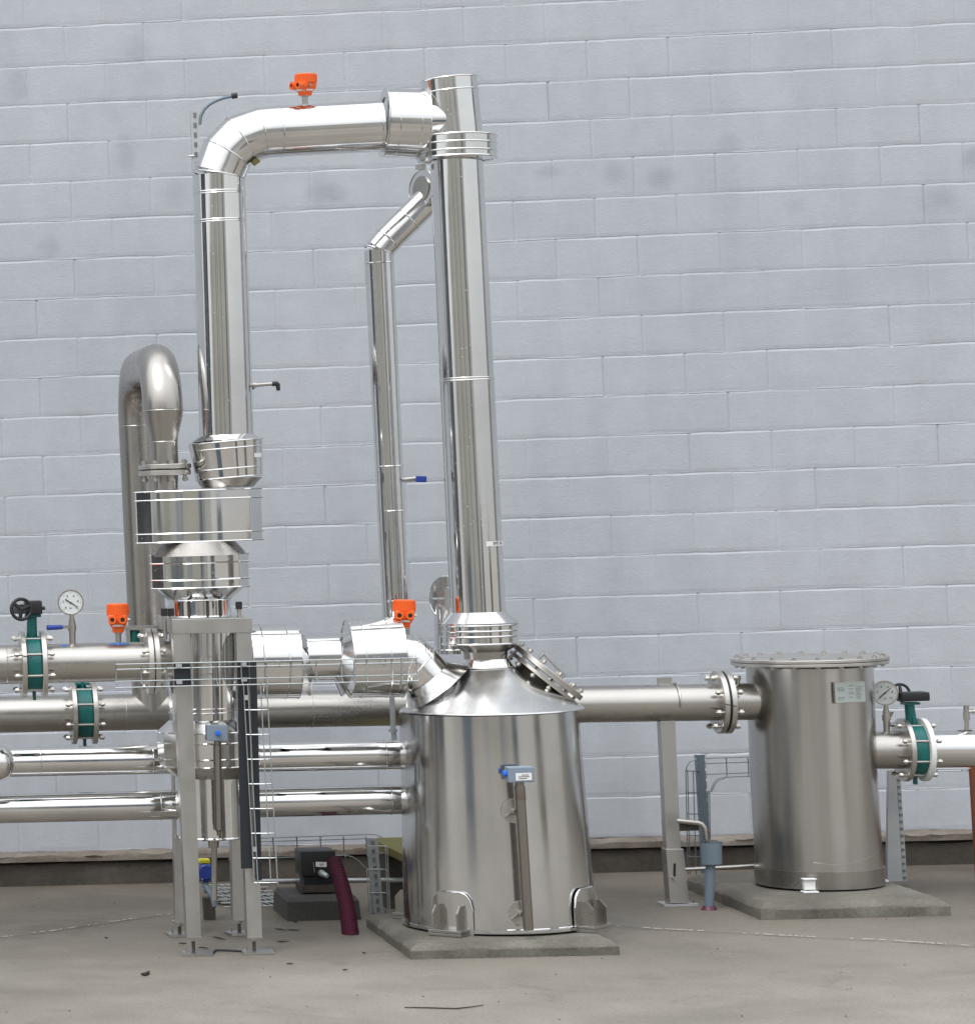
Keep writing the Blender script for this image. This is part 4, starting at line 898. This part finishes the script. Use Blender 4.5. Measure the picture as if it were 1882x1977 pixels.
# ================================================================== orange level transmitters
def transmitter(label, xc, yb, yt, Y, tilt, face, sc=1.0):
    """yb: foot of stem, yt: top of cap"""
    base = at(xc, yb, Y); top = at(xc, yt, Y); Ht = (top - base).length; t = Thing('level_transmitter', label, 'level transmitter', base, group='orange level transmitter heads')
    rot = Matrix.Rotation(face, 3, 'Z') @ Matrix.Rotation(tilt, 3, 'Y'); 
    def P(x, y, z): return base + rot @ Vector((x, y, z))
    zz = rot @ ZA; h = Ht
    t.part('stem', B().tube([P(0, 0, -.015), P(0, 0, h * .27), P(0, 0, h * .27), P(0, 0, h * .31)], [.0125, .0125, .017, .017], 20, True, zz), M['bolt'])
    bd = t.part('housing', B().loft([[P(x * s_, y * s_, z) for x, y in ((-1, -.75), (-.55, -1), (.55, -1), (1, -.75), (1, .75), (.55, 1), (-.55, 1), (-1, .75))] for s_, z in ((.0235, h * .31), (.0245, h * .40), (.034, h * .49), (.0405, h * .58), (.0405, h * .70), (.034, h * .76))]), M['orange'], ang=25)
    t.part('white_band', B().tube([P(0, 0, h * .455), P(0, 0, h * .50)], [.036, .0395], 28), M['white'], bd)
    cap = t.part('cap', B().tube([P(0, .004, h * .70), P(0, .004, h * .72), P(0, .004, h * .975), P(0, .004, h)], [.043, .0465, .0455, .041], 40), M['orange'])
    for i in range(24):
        pass
    b = B()
    for i in range(26): a = 2 * math.pi * i / 26; b.tube([P(.0462 * math.cos(a), .004 + .0462 * math.sin(a), h * .74), P(.0455 * math.cos(a), .004 + .0455 * math.sin(a), h * .95)], .0022, 6)
    t.part('cap_rib', b, M['orange'], cap)
    for sx_ in (-1, 1):
        q = P(sx_ * .0185, -.026, h * .62); dirn = rot @ Vector((sx_ * .12, -1, 0)).normalized()
        e = t.part('cable_entry', B().ring(q + dirn * .019, dirn, .0175, .0095, .024, 28), M['orange'], bd)
        t.part('entry_plug', B().disc(q + dirn * .016, dirn, .0098, .02, 20), M['black'], e)
    t.part('ground_screw', B().tube([P(.04, -.01, h * .62), P(.052, -.01, h * .62)], .005, 8), M['bolt'], bd)
    return t
transmitter('orange sensor head on the upper left steel pipe beside the gauge', 229, 1246, 1165.5, YQ, R(1), R(-8))
transmitter('orange sensor head above the crossover duct by the slim pipe', 780.5, 1236, 1158, YV - .02, R(2.5), R(-8))
transmitter('orange sensor head on top of the high horizontal duct', 589, 203, 142, YU, R(4), R(-62))
# ================================================================== right tank
bt = at(1583, 1723, YR); t = Thing('bolted_lid_tank', 'dull steel cylinder tank with bolted round lid on the right concrete pad', 'steel tank', (bt.x, YR, .075))
p2, r2 = st([(1447.5, 1676, 1286), (1455, 1683, 1480), (1464, 1693, 1640), (1467, 1697, 1708)], YR); p2[-1].z = .083
tc_, tr_ = p2, r2; tb_ = t.part('tank_body', B().tube(p2, r2, 96), mat('tanksteel', metal=1, build=b_brushed((0.46, 0.45, 0.43), (0.64, 0.62, 0.60), 0.20, 0.28, (1.6, 1.6, 0.05))))
t.part('skirt', B().tube([lerp(p2[3], p2[2], .52), p2[3] + ZA * .001], [r2[3] + .003, r2[3] + .004], 96), M['steel_up'], tb_)
lc = at(1562, 1274, YR); lr = 142.5 / ppm(lc)
b = B(); capped_flange(b, lc + ZA * .006, ZA, lr, .014, n=96); ld = t.part('lid', b, M['flange'])
t.part('gasket', B().disc(lc - ZA * .0025, ZA, lr - .004, .003, 96), M['black'], ld)
b = B(); capped_flange(b, lc - ZA * .011, ZA, lr, .014, n=96); t.part('flange', b, M['flange'])
t.bolts(lc - ZA * .003, ZA, lr - .026, 20, .056, .0105, .12, parent=ld, head=.012)
an = R(-72); c = lerp(tc_[0], tc_[1], .26); Rn = tr_[0]
nf = Vector((math.cos(an), math.sin(an), 0)); nu = Vector((-nf.y, nf.x, 0)); npc = at(1606, 1338, YR - Rn * .95)
npc = c + nf * (Rn + .012); npc.z = at(1606, 1338, YR - Rn).z
rotp = Matrix((nu, -nf, ZA)).transposed()
br_ = t.part('plate_bracket', B().box(npc - nf * .006, (.150, .012, .094), rotp), M['steel'], smooth=False)
npl = t.part('name_plate', B().box(npc + nf * .002, (.152, .004, .088), rotp), M['plate'], br_, smooth=False, bevel=.001)
b = B(); b2 = B(); rl = random.Random(5)
for i in range(9):
    z = .030 - i * .0072
    for (xa, w) in ((-.066, rl.uniform(.03, .05)), (-.008, rl.uniform(.02, .03)), (.028, rl.uniform(.02, .036))):
        if rl.random() < .78: b.box(npc + nf * .0045 + nu * (xa + w / 2) + ZA * z, (w, .0008, .0022), rotp)
t.part('printed_lines', b, M['plateink'], npl, smooth=False)
place_text('TANK', .012, npc + nf * .0045 + nu * (-.045) + ZA * .036, nu, ZA, M['plateink'], npl, t.base) if False else None
lgp = at(1562.5, 1718, YR - Rn - .02); b = B(); b.box(Vector((lgp.x, YR - tr_[3] - .014, .112)), (.048, .03, .044)); b.box(Vector((lgp.x, YR - tr_[3] - .022, .081)), (.066, .05, .008)); b.box(Vector((lgp.x, YR - tr_[3] - .018, .137)), (.058, .04, .006))
t.part('base_lug', b, M['white'], smooth=False, bevel=.002)
lg2 = Vector((tc_[3].x + tr_[3] * .98, YR + .05, .081)); t.part('base_lug', B().box(lg2 + XA * .02, (.05, .06, .008)), M['white'], smooth=False)
t.part('outlet_stub', B().tube([at(1660, ry(1660), YR), at(1746, ry(1746), YR)], .0845, 56), M['steel'])
# wavy stain line low on the tank: an old weld bead
b = B(); wp = []
for i in range(60):
    q = i / 59; a = R(-112 + q * 76); z = .205 - .012 * min(1, q * 4) + .045 * max(0, q - .35) / .65 + .003 * noise.noise(Vector((q * 9, 3, 1))); wp.append(Vector((lerp(tc_[2], tc_[3], .6).x + math.cos(a) * (tr_[3] + .0002), YR + math.sin(a) * (tr_[3] + .0002), z)))
t.part('weld_seam', b.tube(wp, .0011, 6), M['tube_steel'], tb_)
t = Thing('outlet_pipe', 'shiny clad pipe leaving to the right edge beyond the white flange', 'clad pipe', at(1845, 1482, YR))
t.part('jacket', B().tube([at(1778, ry(1778), YR), at(1990, ry(1990), YR)], .083, 64), M['clad_along'])
t.part('patch_plate', B().box(at(1862, ry(1862) - 35.5, YR), (.06, .03, .003)), M['footing'], smooth=False)
# ================================================================== pipe post with U-bolt
t = Thing('pipe_support', 'tall flat steel post with slotted sleeve carrying the long pipe', 'pipe support', at(1311, 1750, YP))
Y = YP
up = t.part('upper_post', B().loft(postbox(1275, 1303, 1392, 1288, 1315, 1660, Y - .03, .06)), M['matt_steel'], smooth=False, bevel=.002)
lo = t.part('sleeve', B().loft(postbox(1286, 1319, 1640, 1294, 1330, 1744, Y - .045, .08)), M['matt_steel'], smooth=False, bevel=.002)
t.part('slot', B().box(at(1302, 1683, Y - .046), (.010, .004, .072), Matrix.Rotation(R(4), 3, 'Y')), M['black'], lo, smooth=False)
t.bolts(at(1302.5, 1697, Y - .05), YA, .0005, 1, .03, .010, parent=lo)
fp = at(1308, 1750, Y - .0); t.part('foot_plate', B().box(Vector((fp.x, Y, .006)), (.15, .12, .010)), M['galv'], smooth=False)
for sx_ in (-1, 1): t.bolts(Vector((fp.x + sx_ * .055, Y - .035, .014)), ZA, .0005, 1, .03, .008)
ub = lp(1304); t.part('u_bolt', B().torus(ub, lx, .088, .0055, 48, 8, a0=R(-100), a1=R(100), up=-YA), M['steel'])
t.part('top_tab', B().box(at(1283, 1316, Y + .04), (.062, .02, .035)), M['matt_steel'], smooth=False)
t.part('rear_strut', B().loft(postbox(1279, 1286, 1583, 1289, 1296, 1740, Y + .03, .02)), M['footing'], smooth=False)
# drain tube + funnel
t = Thing('drain_tube', 'bent bare steel tube dripping into the blue-grey funnel cup', 'tube', at(1362, 1632, -1.52)); Y = -1.52
b = B(); b.tube([at(1306, 1585, Y), at(1346, 1589, Y), at(1354, 1592, Y), at(1359, 1598, Y), at(1361, 1606, Y)], [.0115] * 5, 16); t.part('elbow', b, M['steel'])
t.part('tip', B().tube([at(1360.5, 1602, Y), at(1364, 1631, Y)], [.0125, .008], 16), M['bolt']); t.part('gusset', B().box(at(1330, 1597, Y + .02), (.085, .004, .035)), M['footing'], smooth=False)
t = Thing('drain_funnel', 'blue-grey plastic pipe with wide open cup near the right pad', 'drain funnel', gr(1365, 1757)); Yd = t.base.y
p2, r2 = st([(1353, 1392, 1627), (1354.5, 1393, 1668)], Yd)
t.part('cup', B().tube([p2[0], p2[1], p2[1], p2[1] + ZA * .012, p2[0]], [r2[0], r2[1], r2[1] * .4, r2[1] * .85, r2[0] * .92], 40, False, ZA), M['pvc'])
p3, r3 = st([(1362.5, 1380.5, 1664), (1360, 1376, 1750)], Yd); t.part('stand_pipe', B().tube([p3[0], Vector((p3[1].x, p3[1].y, .005))], [r3[0], r3[0]], 28), M['pvc'])
t.part('floor_collar', B().tube([Vector((p3[1].x, p3[1].y, 0)), Vector((p3[1].x, p3[1].y, .018))], [r3[0] + .014, r3[0] + .004], 28), M['maroon'])
solo('condensate_tube', B().tube([at(1322, 1679, -1.2), at(1475, 1671, -1.2)], .0085, 14), M['bolt'], 'thin bright level tube between the post and the right tank', 'tube', at(1400, 1680, -1.2))
# ================================================================== rear wire trays and strut
YW = -.62
t = Thing('strut_channel', 'blue-grey slotted channel post with curved wire trays left of the right tank', 'channel post', at(1365, 1700, YW))
a, b_ = at(1351, 1458, YW), at(1366, 1712, YW)
def channel(t, a, b_, w, dep, mt, name, slots, side=1, par=None):
    o_ = t.part(name, B().loft([[p + Vector(v) for v in ((-w / 2, 0, 0), (w / 2, 0, 0), (w / 2, dep, 0), (w / 2 - .003, dep, 0), (w / 2 - .003, .003, 0), (-w / 2 + .003, .003, 0), (-w / 2 + .003, dep, 0), (-w / 2, dep, 0))] for p in (b_, a)]), M[mt], par, smooth=False)
    for i in range(slots):
        q = (i + .5) / slots; p = lerp(a, b_, q); t.part('slot', B().tube([p + Vector((side * w * .0, -.001, .010)), p + Vector((0, -.001, -.010))], .0065, 8), M['black'] if mt != 'galv' else M['dark_wire'], o_, smooth=False)
    return o_
channel(t, a, b_, .036, .03, 'pvc', 'channel', 0)
o_ = t.part('slotted_side', B().loft([[p + Vector(v) for v in ((.018, .0, 0), (.032, .03, 0), (.030, .031, 0), (.016, .003, 0))] for p in (b_, a)]), M['pvc'], smooth=False)
for i in range(11): p = lerp(a, b_, (i + .5) / 13); t.part('slot', B().box(p + Vector((.0255, .012, 0)), (.008, .012, .012)), M['white'], o_, smooth=False)
b = B()
for (y0, y1) in ((1464.5, 1461), (1474.5, 1471), (1495.5, 1491.5), (1502.5, 1498)):
    b.wire([at(1362 if y0 < 1500 else 1398, y0 if y0 < 1500 else 1501, YW), at(1470, y1, YW)], .0026)
b.wire([at(1398, 1501, YW), at(1385, 1504, YW), at(1378, 1512, YW), at(1371, 1527, YW), at(1362, 1529, YW)], .0026); b.wire([at(1400, 1503, YW - .02), at(1388, 1506, YW - .02), at(1380, 1515, YW - .02), at(1373, 1530, YW - .02)], .0026)
for x in (1402, 1444): b.wire([at(x - 3, 1463, YW - .03), at(x, 1466, YW), at(x + 1, 1494, YW), at(x + 1, 1500, YW - .03)], .0024)
t.part('wire_tray', b, M['dark_wire'])
b = B()
for (xa, xb) in ((1323.5, 1328), (1327, 1332), (1338, 1344)): b.wire([at(xa, 1488, YW - .03), at(xb, 1700 if xa > 1330 else 1690, YW - .03)], .0024)
b.wire([at(1323.5, 1490, YW - .03), at(1326, 1480, YW - .03), at(1332, 1471, YW - .03), at(1345, 1466, YW - .03)], .0026)
for i, y in enumerate((1489, 1531, 1572, 1614, 1655, 1697)): b.wire([at(1323.5 + i, y - 2, YW - .03), at(1330 + i, y, YW - .055), at(1348 + i, y, YW)], .0024)
for (xa, xb) in ((1366, 1368), (1369.5, 1371)): b.wire([at(xa, 1528, YW - .02), at(xb, 1628, YW - .02)], .0024)
for y in (1532, 1573): b.wire([at(1362, y, YW - .02), at(1371, y, YW - .02)], .0024)
t.part('wire_tray', b, M['dark_wire'])
# channel leg right of the tank
YT = -.88
t = Thing('strut_post', 'pale galvanised slotted post standing right of the bolted-lid tank', 'channel post', at(1728, 1700, YT))
b = B(); b.loft(postbox(1716, 1729, 1488, 1713.5, 1742, 1702, YT, .03)); t.part('post', b, M['galv'], smooth=False)
b = B(); b.loft(postbox(1731, 1738, 1500, 1743, 1751, 1702, YT + .02, .03)); o_ = t.part('slotted_side', b, M['galv'], smooth=False)
for i in range(15):
    q = (i + .5) / 15; p = lerp(at(1734, 1500, YT + .018), at(1747, 1702, YT + .018), q); t.part('slot', B().box(p, (.012, .006, .013)), M['dark_wire'], o_, smooth=False)
b = B()
for y, yy in ((1490, 0), (1486, .03)): b.wire([at(1736, y + 1, YT - yy), at(1990, y - 5, YT - yy)], .003)
for x in range(1760, 1960, 48): b.wire([at(x, 1489, YT), at(x + 2, 1486, YT - .03)], .0025)
t.part('wire_tray', b, M['wire'])
p = at(1895, 1665, -.9)
solo('orange_column', B().box(Vector((at(1873, 1600, -.9).x + .05 + .012, -.9, at(1880, 1476, -.9).z / 2)), (.10, .03, at(1880, 1476, -.9).z)), M['rustorange'], 'rust-orange steel column cut off by the right edge', 'steel column', (p.x, -.9, 0), bevel=.004, smooth=False)
# rear tray between frame and vessel
YG = -.80
t = Thing('rear_cable_tray', 'grey wire tray running low along the wall behind the black pump box', 'cable tray', at(600, 1656, YG)); b = B()
for (x0_, y0, x1_, y1, yy) in ((440, 1621, 710, 1611.5, .03), (440, 1627, 730, 1619, 0), (440, 1660, 668, 1652, 0)): b.wire([at(x0_, y0, YG - yy), at(x1_, y1, YG - yy)], .0027)
b.wire([at(668, 1652, YG), at(680, 1655, YG), at(692, 1662, YG), at(704, 1675, YG), at(708, 1678, YG)], .0027); b.wire([at(710, 1611.5, YG), at(724, 1612, YG), at(738, 1617, YG)], .0027)
for x in (482, 527, 573, 618.5, 663, 707): b.wire([at(x, 1616, YG - .03), at(x, 1622, YG), at(x + 1.5, 1650, YG), at(x + 5, 1656, YG - .03)], .0026)
t.part('wire_basket', b, M['dark_wire'])
YH = gr(730, 1766).y
t = Thing('slotted_strut', 'pale slotted strut wrapped in wire mesh tray, left of the vessel', 'channel post', gr(730, 1766))
a, b_ = at(719, 1620, YH), at(731, 1764, YH); b_.z = .003
channel(t, a, b_, .045, .03, 'galv', 'strut', 9)
b = B()
for (xa, xb, y0, y1) in ((708, 713, 1680, 1763), (711, 716, 1634, 1763), (729.5, 735, 1626, 1763), (744, 749, 1634, 1763), (747.5, 753, 1634, 1763)): b.wire([at(xa, y0, YH - .03), at(xb, y1, YH - .03)], .0024)
for y in (1634, 1679, 1724): b.wire([at(709, y, YH - .02), at(744, y, YH - .02), at(750, y + 3, YH - .05)], .0024)
t.part('wire_mesh', b, M['wire'])
# ================================================================== floor level clutter left of the vessel
YK = gr(620, 1778).y
t = Thing('dark_plinth_block', 'dark damp concrete block under the black pump box', 'concrete block', gr(625, 1778))
xa, xb = gr(552, 1777).x, gr(700, 1778).x
b = B(); b.loft([[Vector((xa - i_ * -.0, YK, z)) if False else Vector((xa + dx, YK + dy, z)) for dx, dy in ((ins, ins), (xb - xa - ins, ins), (xb - xa - ins, .42 - ins), (ins, .42 - ins))] for z, ins in ((0, 0), (.085, .006), (.105, .02))]); t.part('block', b, M['darkblock'], smooth=False)
t2 = Thing('pump_box', 'black motor housing with white S label on the dark block', 'pump', at(615, 1727, YK + .16)); Y = YK + .12
a = at(614.5, 1668, Y); t2.part('housing', B().box(a + YA * .08, (.158, .17, .115)), M['black'], bevel=.008)
bb = a - ZA * .085 + YA * .08; t2.part('foot', B().box(bb, (.13, .13, .06)), M['rubber'], smooth=False, bevel=.004)
t2.part('bed', B().box(Vector((a.x, a.y + .08, .128)), (.16, .18, .03)), M['footing'], smooth=False)
ls = t2.part('sticker', B().box(at(620, 1669.5, Y - .006), (.048, .002, .022), Matrix.Rotation(R(3), 3, 'Y')), M['white'], smooth=False)
place_text('S', .024, at(620.5, 1669.5, Y - .008), -ZA, XA, M['ink'], ls, t2.base)
t2.part('seam_line', B().box(at(606, 1675, Y - .006), (.0025, .002, .045), Matrix.Rotation(R(-4), 3, 'Y')), M['wire'], smooth=False)
t2.part('cable_gland', B().tube([at(620, 1686, Y - .01), at(628, 1690, Y - .05), at(632, 1692, Y - .06)], [.016, .012, .010], 14), M['galv'])
# corrugated hose
h0, h1 = at(644.5, 1661, gr(676, 1803).y + .22), gr(677, 1805) - ZA * .02
b = B(); n = 40; pp, rr2 = [], []
rh = 13.8 / ppm(h1)
for i in range(n * 4 + 1):
    q = i / (n * 4); p = lerp(h0, h1, q) + Vector((.012 * math.sin(q * math.pi), 0, 0)); pp.append(p); rr2.append(rh * (1 + .065 * math.cos(i * math.pi / 2)) * lerp(1.0, 1.12, q))
b.tube(pp, rr2, 32, True)
solo('corrugated_hose', b, M['maroon'], 'maroon ribbed hose leaning up from the floor beside the pump', 'hose', gr(677, 1805), ang=70)
# olive board
pa, pb = at(724, 1618, -1.05), at(810, 1618, -1.05)
b = B(); b.prism([at(721, 1622, -1.20), at(777, 1650, -1.55), at(830, 1652, -1.55), at(830, 1616, -1.05), at(726, 1618, -1.05)], -ZA * .035)
solo('olive_board', b, M['olive'], 'olive green tilted board tucked behind the left side of the vessel', 'board', at(750, 1700, -1.2), smooth=False)
solo('board_prop', B().box(Vector((at(765, 1690, -1.25).x, -1.2, .12)), (.10, .12, .24)), M['footing'], 'dark upright prop under the olive board behind the vessel', 'prop', (at(765, 1690, -1.25).x, -1.2, 0), smooth=False)
# blue motor with yellow cap
t = Thing('small_pump', 'small blue pump with yellow cap between the frame legs', 'pump', at(397, 1740, -1.5)); Y = -1.5
c = at(397, 1683, Y); t.part('motor', B().tube([c + YA * .07, c - YA * .03, c - YA * .035], [.037, .037, .030], 32, True, -YA), M['blue']); t.part('mount', B().box(c - ZA * .015 + YA * .01, (.062, .08, .05)), M['blue'], smooth=False, bevel=.004)
t.part('yellow_cap', B().box(at(394, 1662.5, Y), (.050, .06, .018)), M['yellow'], bevel=.005, smooth=False)
for q in (.022, -.022): t.bolts(c + Vector((q, -.036, -.03)), YA, .0004, 1, .016, .005)
t.part('conduit', B().tube([at(396, 1702, Y), at(397, 1712, Y - .02), at(403, 1720, Y - .05), at(410, 1732, Y - .08), at(414, 1752, Y - .1)], [.016, .015, .013, .011, .010], 16), M['pvc']); t.part('stand', B().box(Vector((c.x + .01, Y + .02, .05)), (.05, .06, .10)), M['footing'], smooth=False)
# wire grating lying behind the frame legs
g0 = gr(505, 1755); t = Thing('wire_grating', 'loose wire grating lying on rubble behind the frame legs', 'grating', (g0.x, g0.y + .2, 0)); b = B()
xa, xb, y0, y1 = gr(432, 1757).x, gr(552, 1757).x, g0.y, g0.y + .55
n = 9
for i in range(-3, n + 1):
    x = xa + (xb - xa) * i / n; pts = [Vector((x + .20, y0, .012)), Vector((x + .02, y1, .05))]
    if x + .2 > xa and x + .2 < xb + .1: b.wire(pts, .0028)
for j in range(7): q = j / 6; b.wire([Vector((xa, lerp(y0, y1, q), .013 + .036 * q)), Vector((xb, lerp(y0, y1, q), .013 + .036 * q))], .0026)
t.part('wires', b, M['wire'])
b = B(); rl = random.Random(9)
for i in range(90):
    p = Vector((rl.uniform(xa, xb), rl.uniform(y0 + .1, y1 + .1), .012)); s_ = rl.uniform(.010, .024); b.sphere(p, s_, (1, 1, .6), 6)
solo('rubble', b, M['plinth'], 'small grey stones gathered under the loose wire grating', 'rubble', ((xa + xb) / 2, y0 + .3, 0), kind='stuff', smooth=False)
# ================================================================== slotted strut and cable at top left
Yl = -2.10
t = Thing('slotted_strut', 'short perforated galvanised strut rising behind the segmented elbow', 'channel post', at(378, 330, Yl))
channel(t, at(375.8, 212, Yl), at(379.5, 326, Yl), .036, .02, 'galv', 'strut', 6)
t.bolts(at(369, 301, Yl - .005), XA, .0004, 1, .03, .005)
solo('cable_whip', B().tube([at(386, 240, Yl), at(387.5, 224, Yl), at(394, 211, Yl), at(404, 201, Yl), at(418, 193.5, Yl), at(432, 188.5, Yl), at(449, 184.8, Yl)], .0068, 12), M['pvc'], 'curved grey conduit beside the perforated strut at top left', 'conduit', at(386, 240, Yl), ang=70)
cw = bpy.data.objects['cable_whip']
e0, e1 = at(447, 185.2, Yl), at(458, 183.4, Yl); o = link('end_cap', B().tube([e0, lerp(e0, e1, .1), e1], [.010, .0125, .0125], 16), M['black'], cw, at(386, 240, Yl))
# ================================================================== floor details
def sticks():
    rl = random.Random(21)
    L = [((530, 1794), (552, 1797)), ((553, 1795.5), (579, 1797)), ((534.5, 1818.5), (557, 1818.8)), ((411, 1810), (436, 1814.5)), ((383, 1830.5), (401, 1832)), ((345, 1822.5), (360, 1822.5)), ((518, 1838.5), (531, 1838.8)), ((553, 1861.5), (566, 1862)), ((661, 1873.5), (671, 1874.5)), ((202, 1811.5), (208, 1811.5)), ((566, 1780), (575, 1781)), ((700, 1841), (706, 1841.5))]
    places = ['upper left of two end to end', 'upper right of two end to end', 'just below the end-to-end pair', 'between the frame feet', 'touching the front left foot', 'left of the front left leg', 'beside the front right foot', 'right of the front right foot on open floor', 'alone below the hose foot', 'tiny, alone on the left floor', 'against the dark block corner', 'by the left corner of the middle pad']
    for k, ((xa, ya), (xb, yb)) in enumerate(L):
        a, c = gr(xa, ya, .005), gr(xb, yb, .005); pts = [lerp(a, c, q) + Vector((0, rl.uniform(-.004, .004), rl.uniform(0, .003))) for q in (0, .25, .5, .75, 1)]
        solo('bark_strip', B().tube(pts, [.0015, .0028, .0032, .0026, .0015], 6), M['woodbark'], 'dark bark strip on the floor, ' + places[k], 'bark strip', a, group='dark bark strips scattered on the floor', smooth=False)
sticks()
tw = [gr(x, y, .006) for x, y in ((416, 1845), (432, 1835.5), (450, 1835.5), (470, 1837))]
tw = [gr(x, y, .005) for x, y in ((407, 1843), (417, 1835), (440, 1835.5), (467, 1837))]
solo('cable_offcut', B().tube(tw, .0042, 8), M['black'], 'black bent strip between the two front frame feet', 'cable', tw[0])
tw = [gr(x, y, .006) for x, y in ((273, 1881), (280, 1882), (285, 1879.5), (288, 1875.5))]
solo('leaf_curl', B().tube(tw, [.004, .008, .008, .002], 8), M['woodbark'], 'curled dark leaf alone on the open floor at left', 'leaf', tw[0])
tw = [gr(x, y, .004) for x, y in ((781, 1945.5), (830, 1946.5), (880, 1948), (915, 1944), (933, 1941))]
solo('long_twig', B().tube(tw, [.002, .0025, .0025, .002, .0015], 6), M['woodbark'], 'thin long twig on the floor at the bottom centre', 'twig', tw[0])
# expansion joints: dark groove with crumbling pale filler
def joint(name, label, pts, dens, seed):
    rl = random.Random(seed); t = Thing(name, label, 'floor joint', gr(*pts[0])); b = B(); b2 = B()
    P = [gr(*p, .004) for p in pts]
    for a, c in zip(P, P[1:]):
        d_ = (c - a).normalized(); s_ = Vector((-d_.y, d_.x, 0)); n_ = max(2, int((c - a).length / .012)); prev = None
        for i in range(n_ + 1):
            q = lerp(a, c, i / n_); j = s_ * rl.uniform(-.002, .002); w = s_ * rl.uniform(.0018, .0035); cur = (b.bm.verts.new(q + j - w), b.bm.verts.new(q + j + w))
            if prev: b.face((prev[0], cur[0], cur[1], prev[1]))
            prev = cur
            if rl.random() < dens * (1 if noise.noise(q * 3.1) > -.12 else .25):
                L_ = rl.uniform(.006, .022); b2.box(q + j + s_ * rl.uniform(-.004, .004) + ZA * .003, (L_, rl.uniform(.003, .0075), .003), Matrix.Rotation(math.atan2(d_.y, d_.x) + rl.uniform(-.3, .3), 3, 'Z'))
    t.part('groove', b, M['footing'], smooth=False); fl_ = t.part('filler', b2, M['twine'], smooth=False); fl_['kind'] = 'stuff'
joint('floor_joint', 'floor joint with pale crumbs running right from the vessel pad', [(1150, 1786), (1260, 1794), (1420, 1802), (1560, 1810), (1700, 1816), (1882, 1828), (1990, 1836)], .62, 3)
joint('floor_joint', 'floor joint with broken pale filler across the left floor', [(-60, 1820), (0, 1811), (60, 1804), (110, 1797), (230, 1779), (300, 1769), (345, 1765), (420, 1760)], .40, 4)
b = B(); rl = random.Random(33)
for i in range(50):
    x, y = rl.uniform(0, 1882), 1730 + 240 * rl.random() ** 1.0; p = gr(x, y, .002); s_ = rl.uniform(.0012, .0032); b.sphere(p, s_, (1.4, 1, .6), 6)
solo('grit', b, M['darkblock'], 'fine dark grit scattered thinly over the concrete floor', 'grit', gr(900, 1900), kind='stuff', smooth=False)
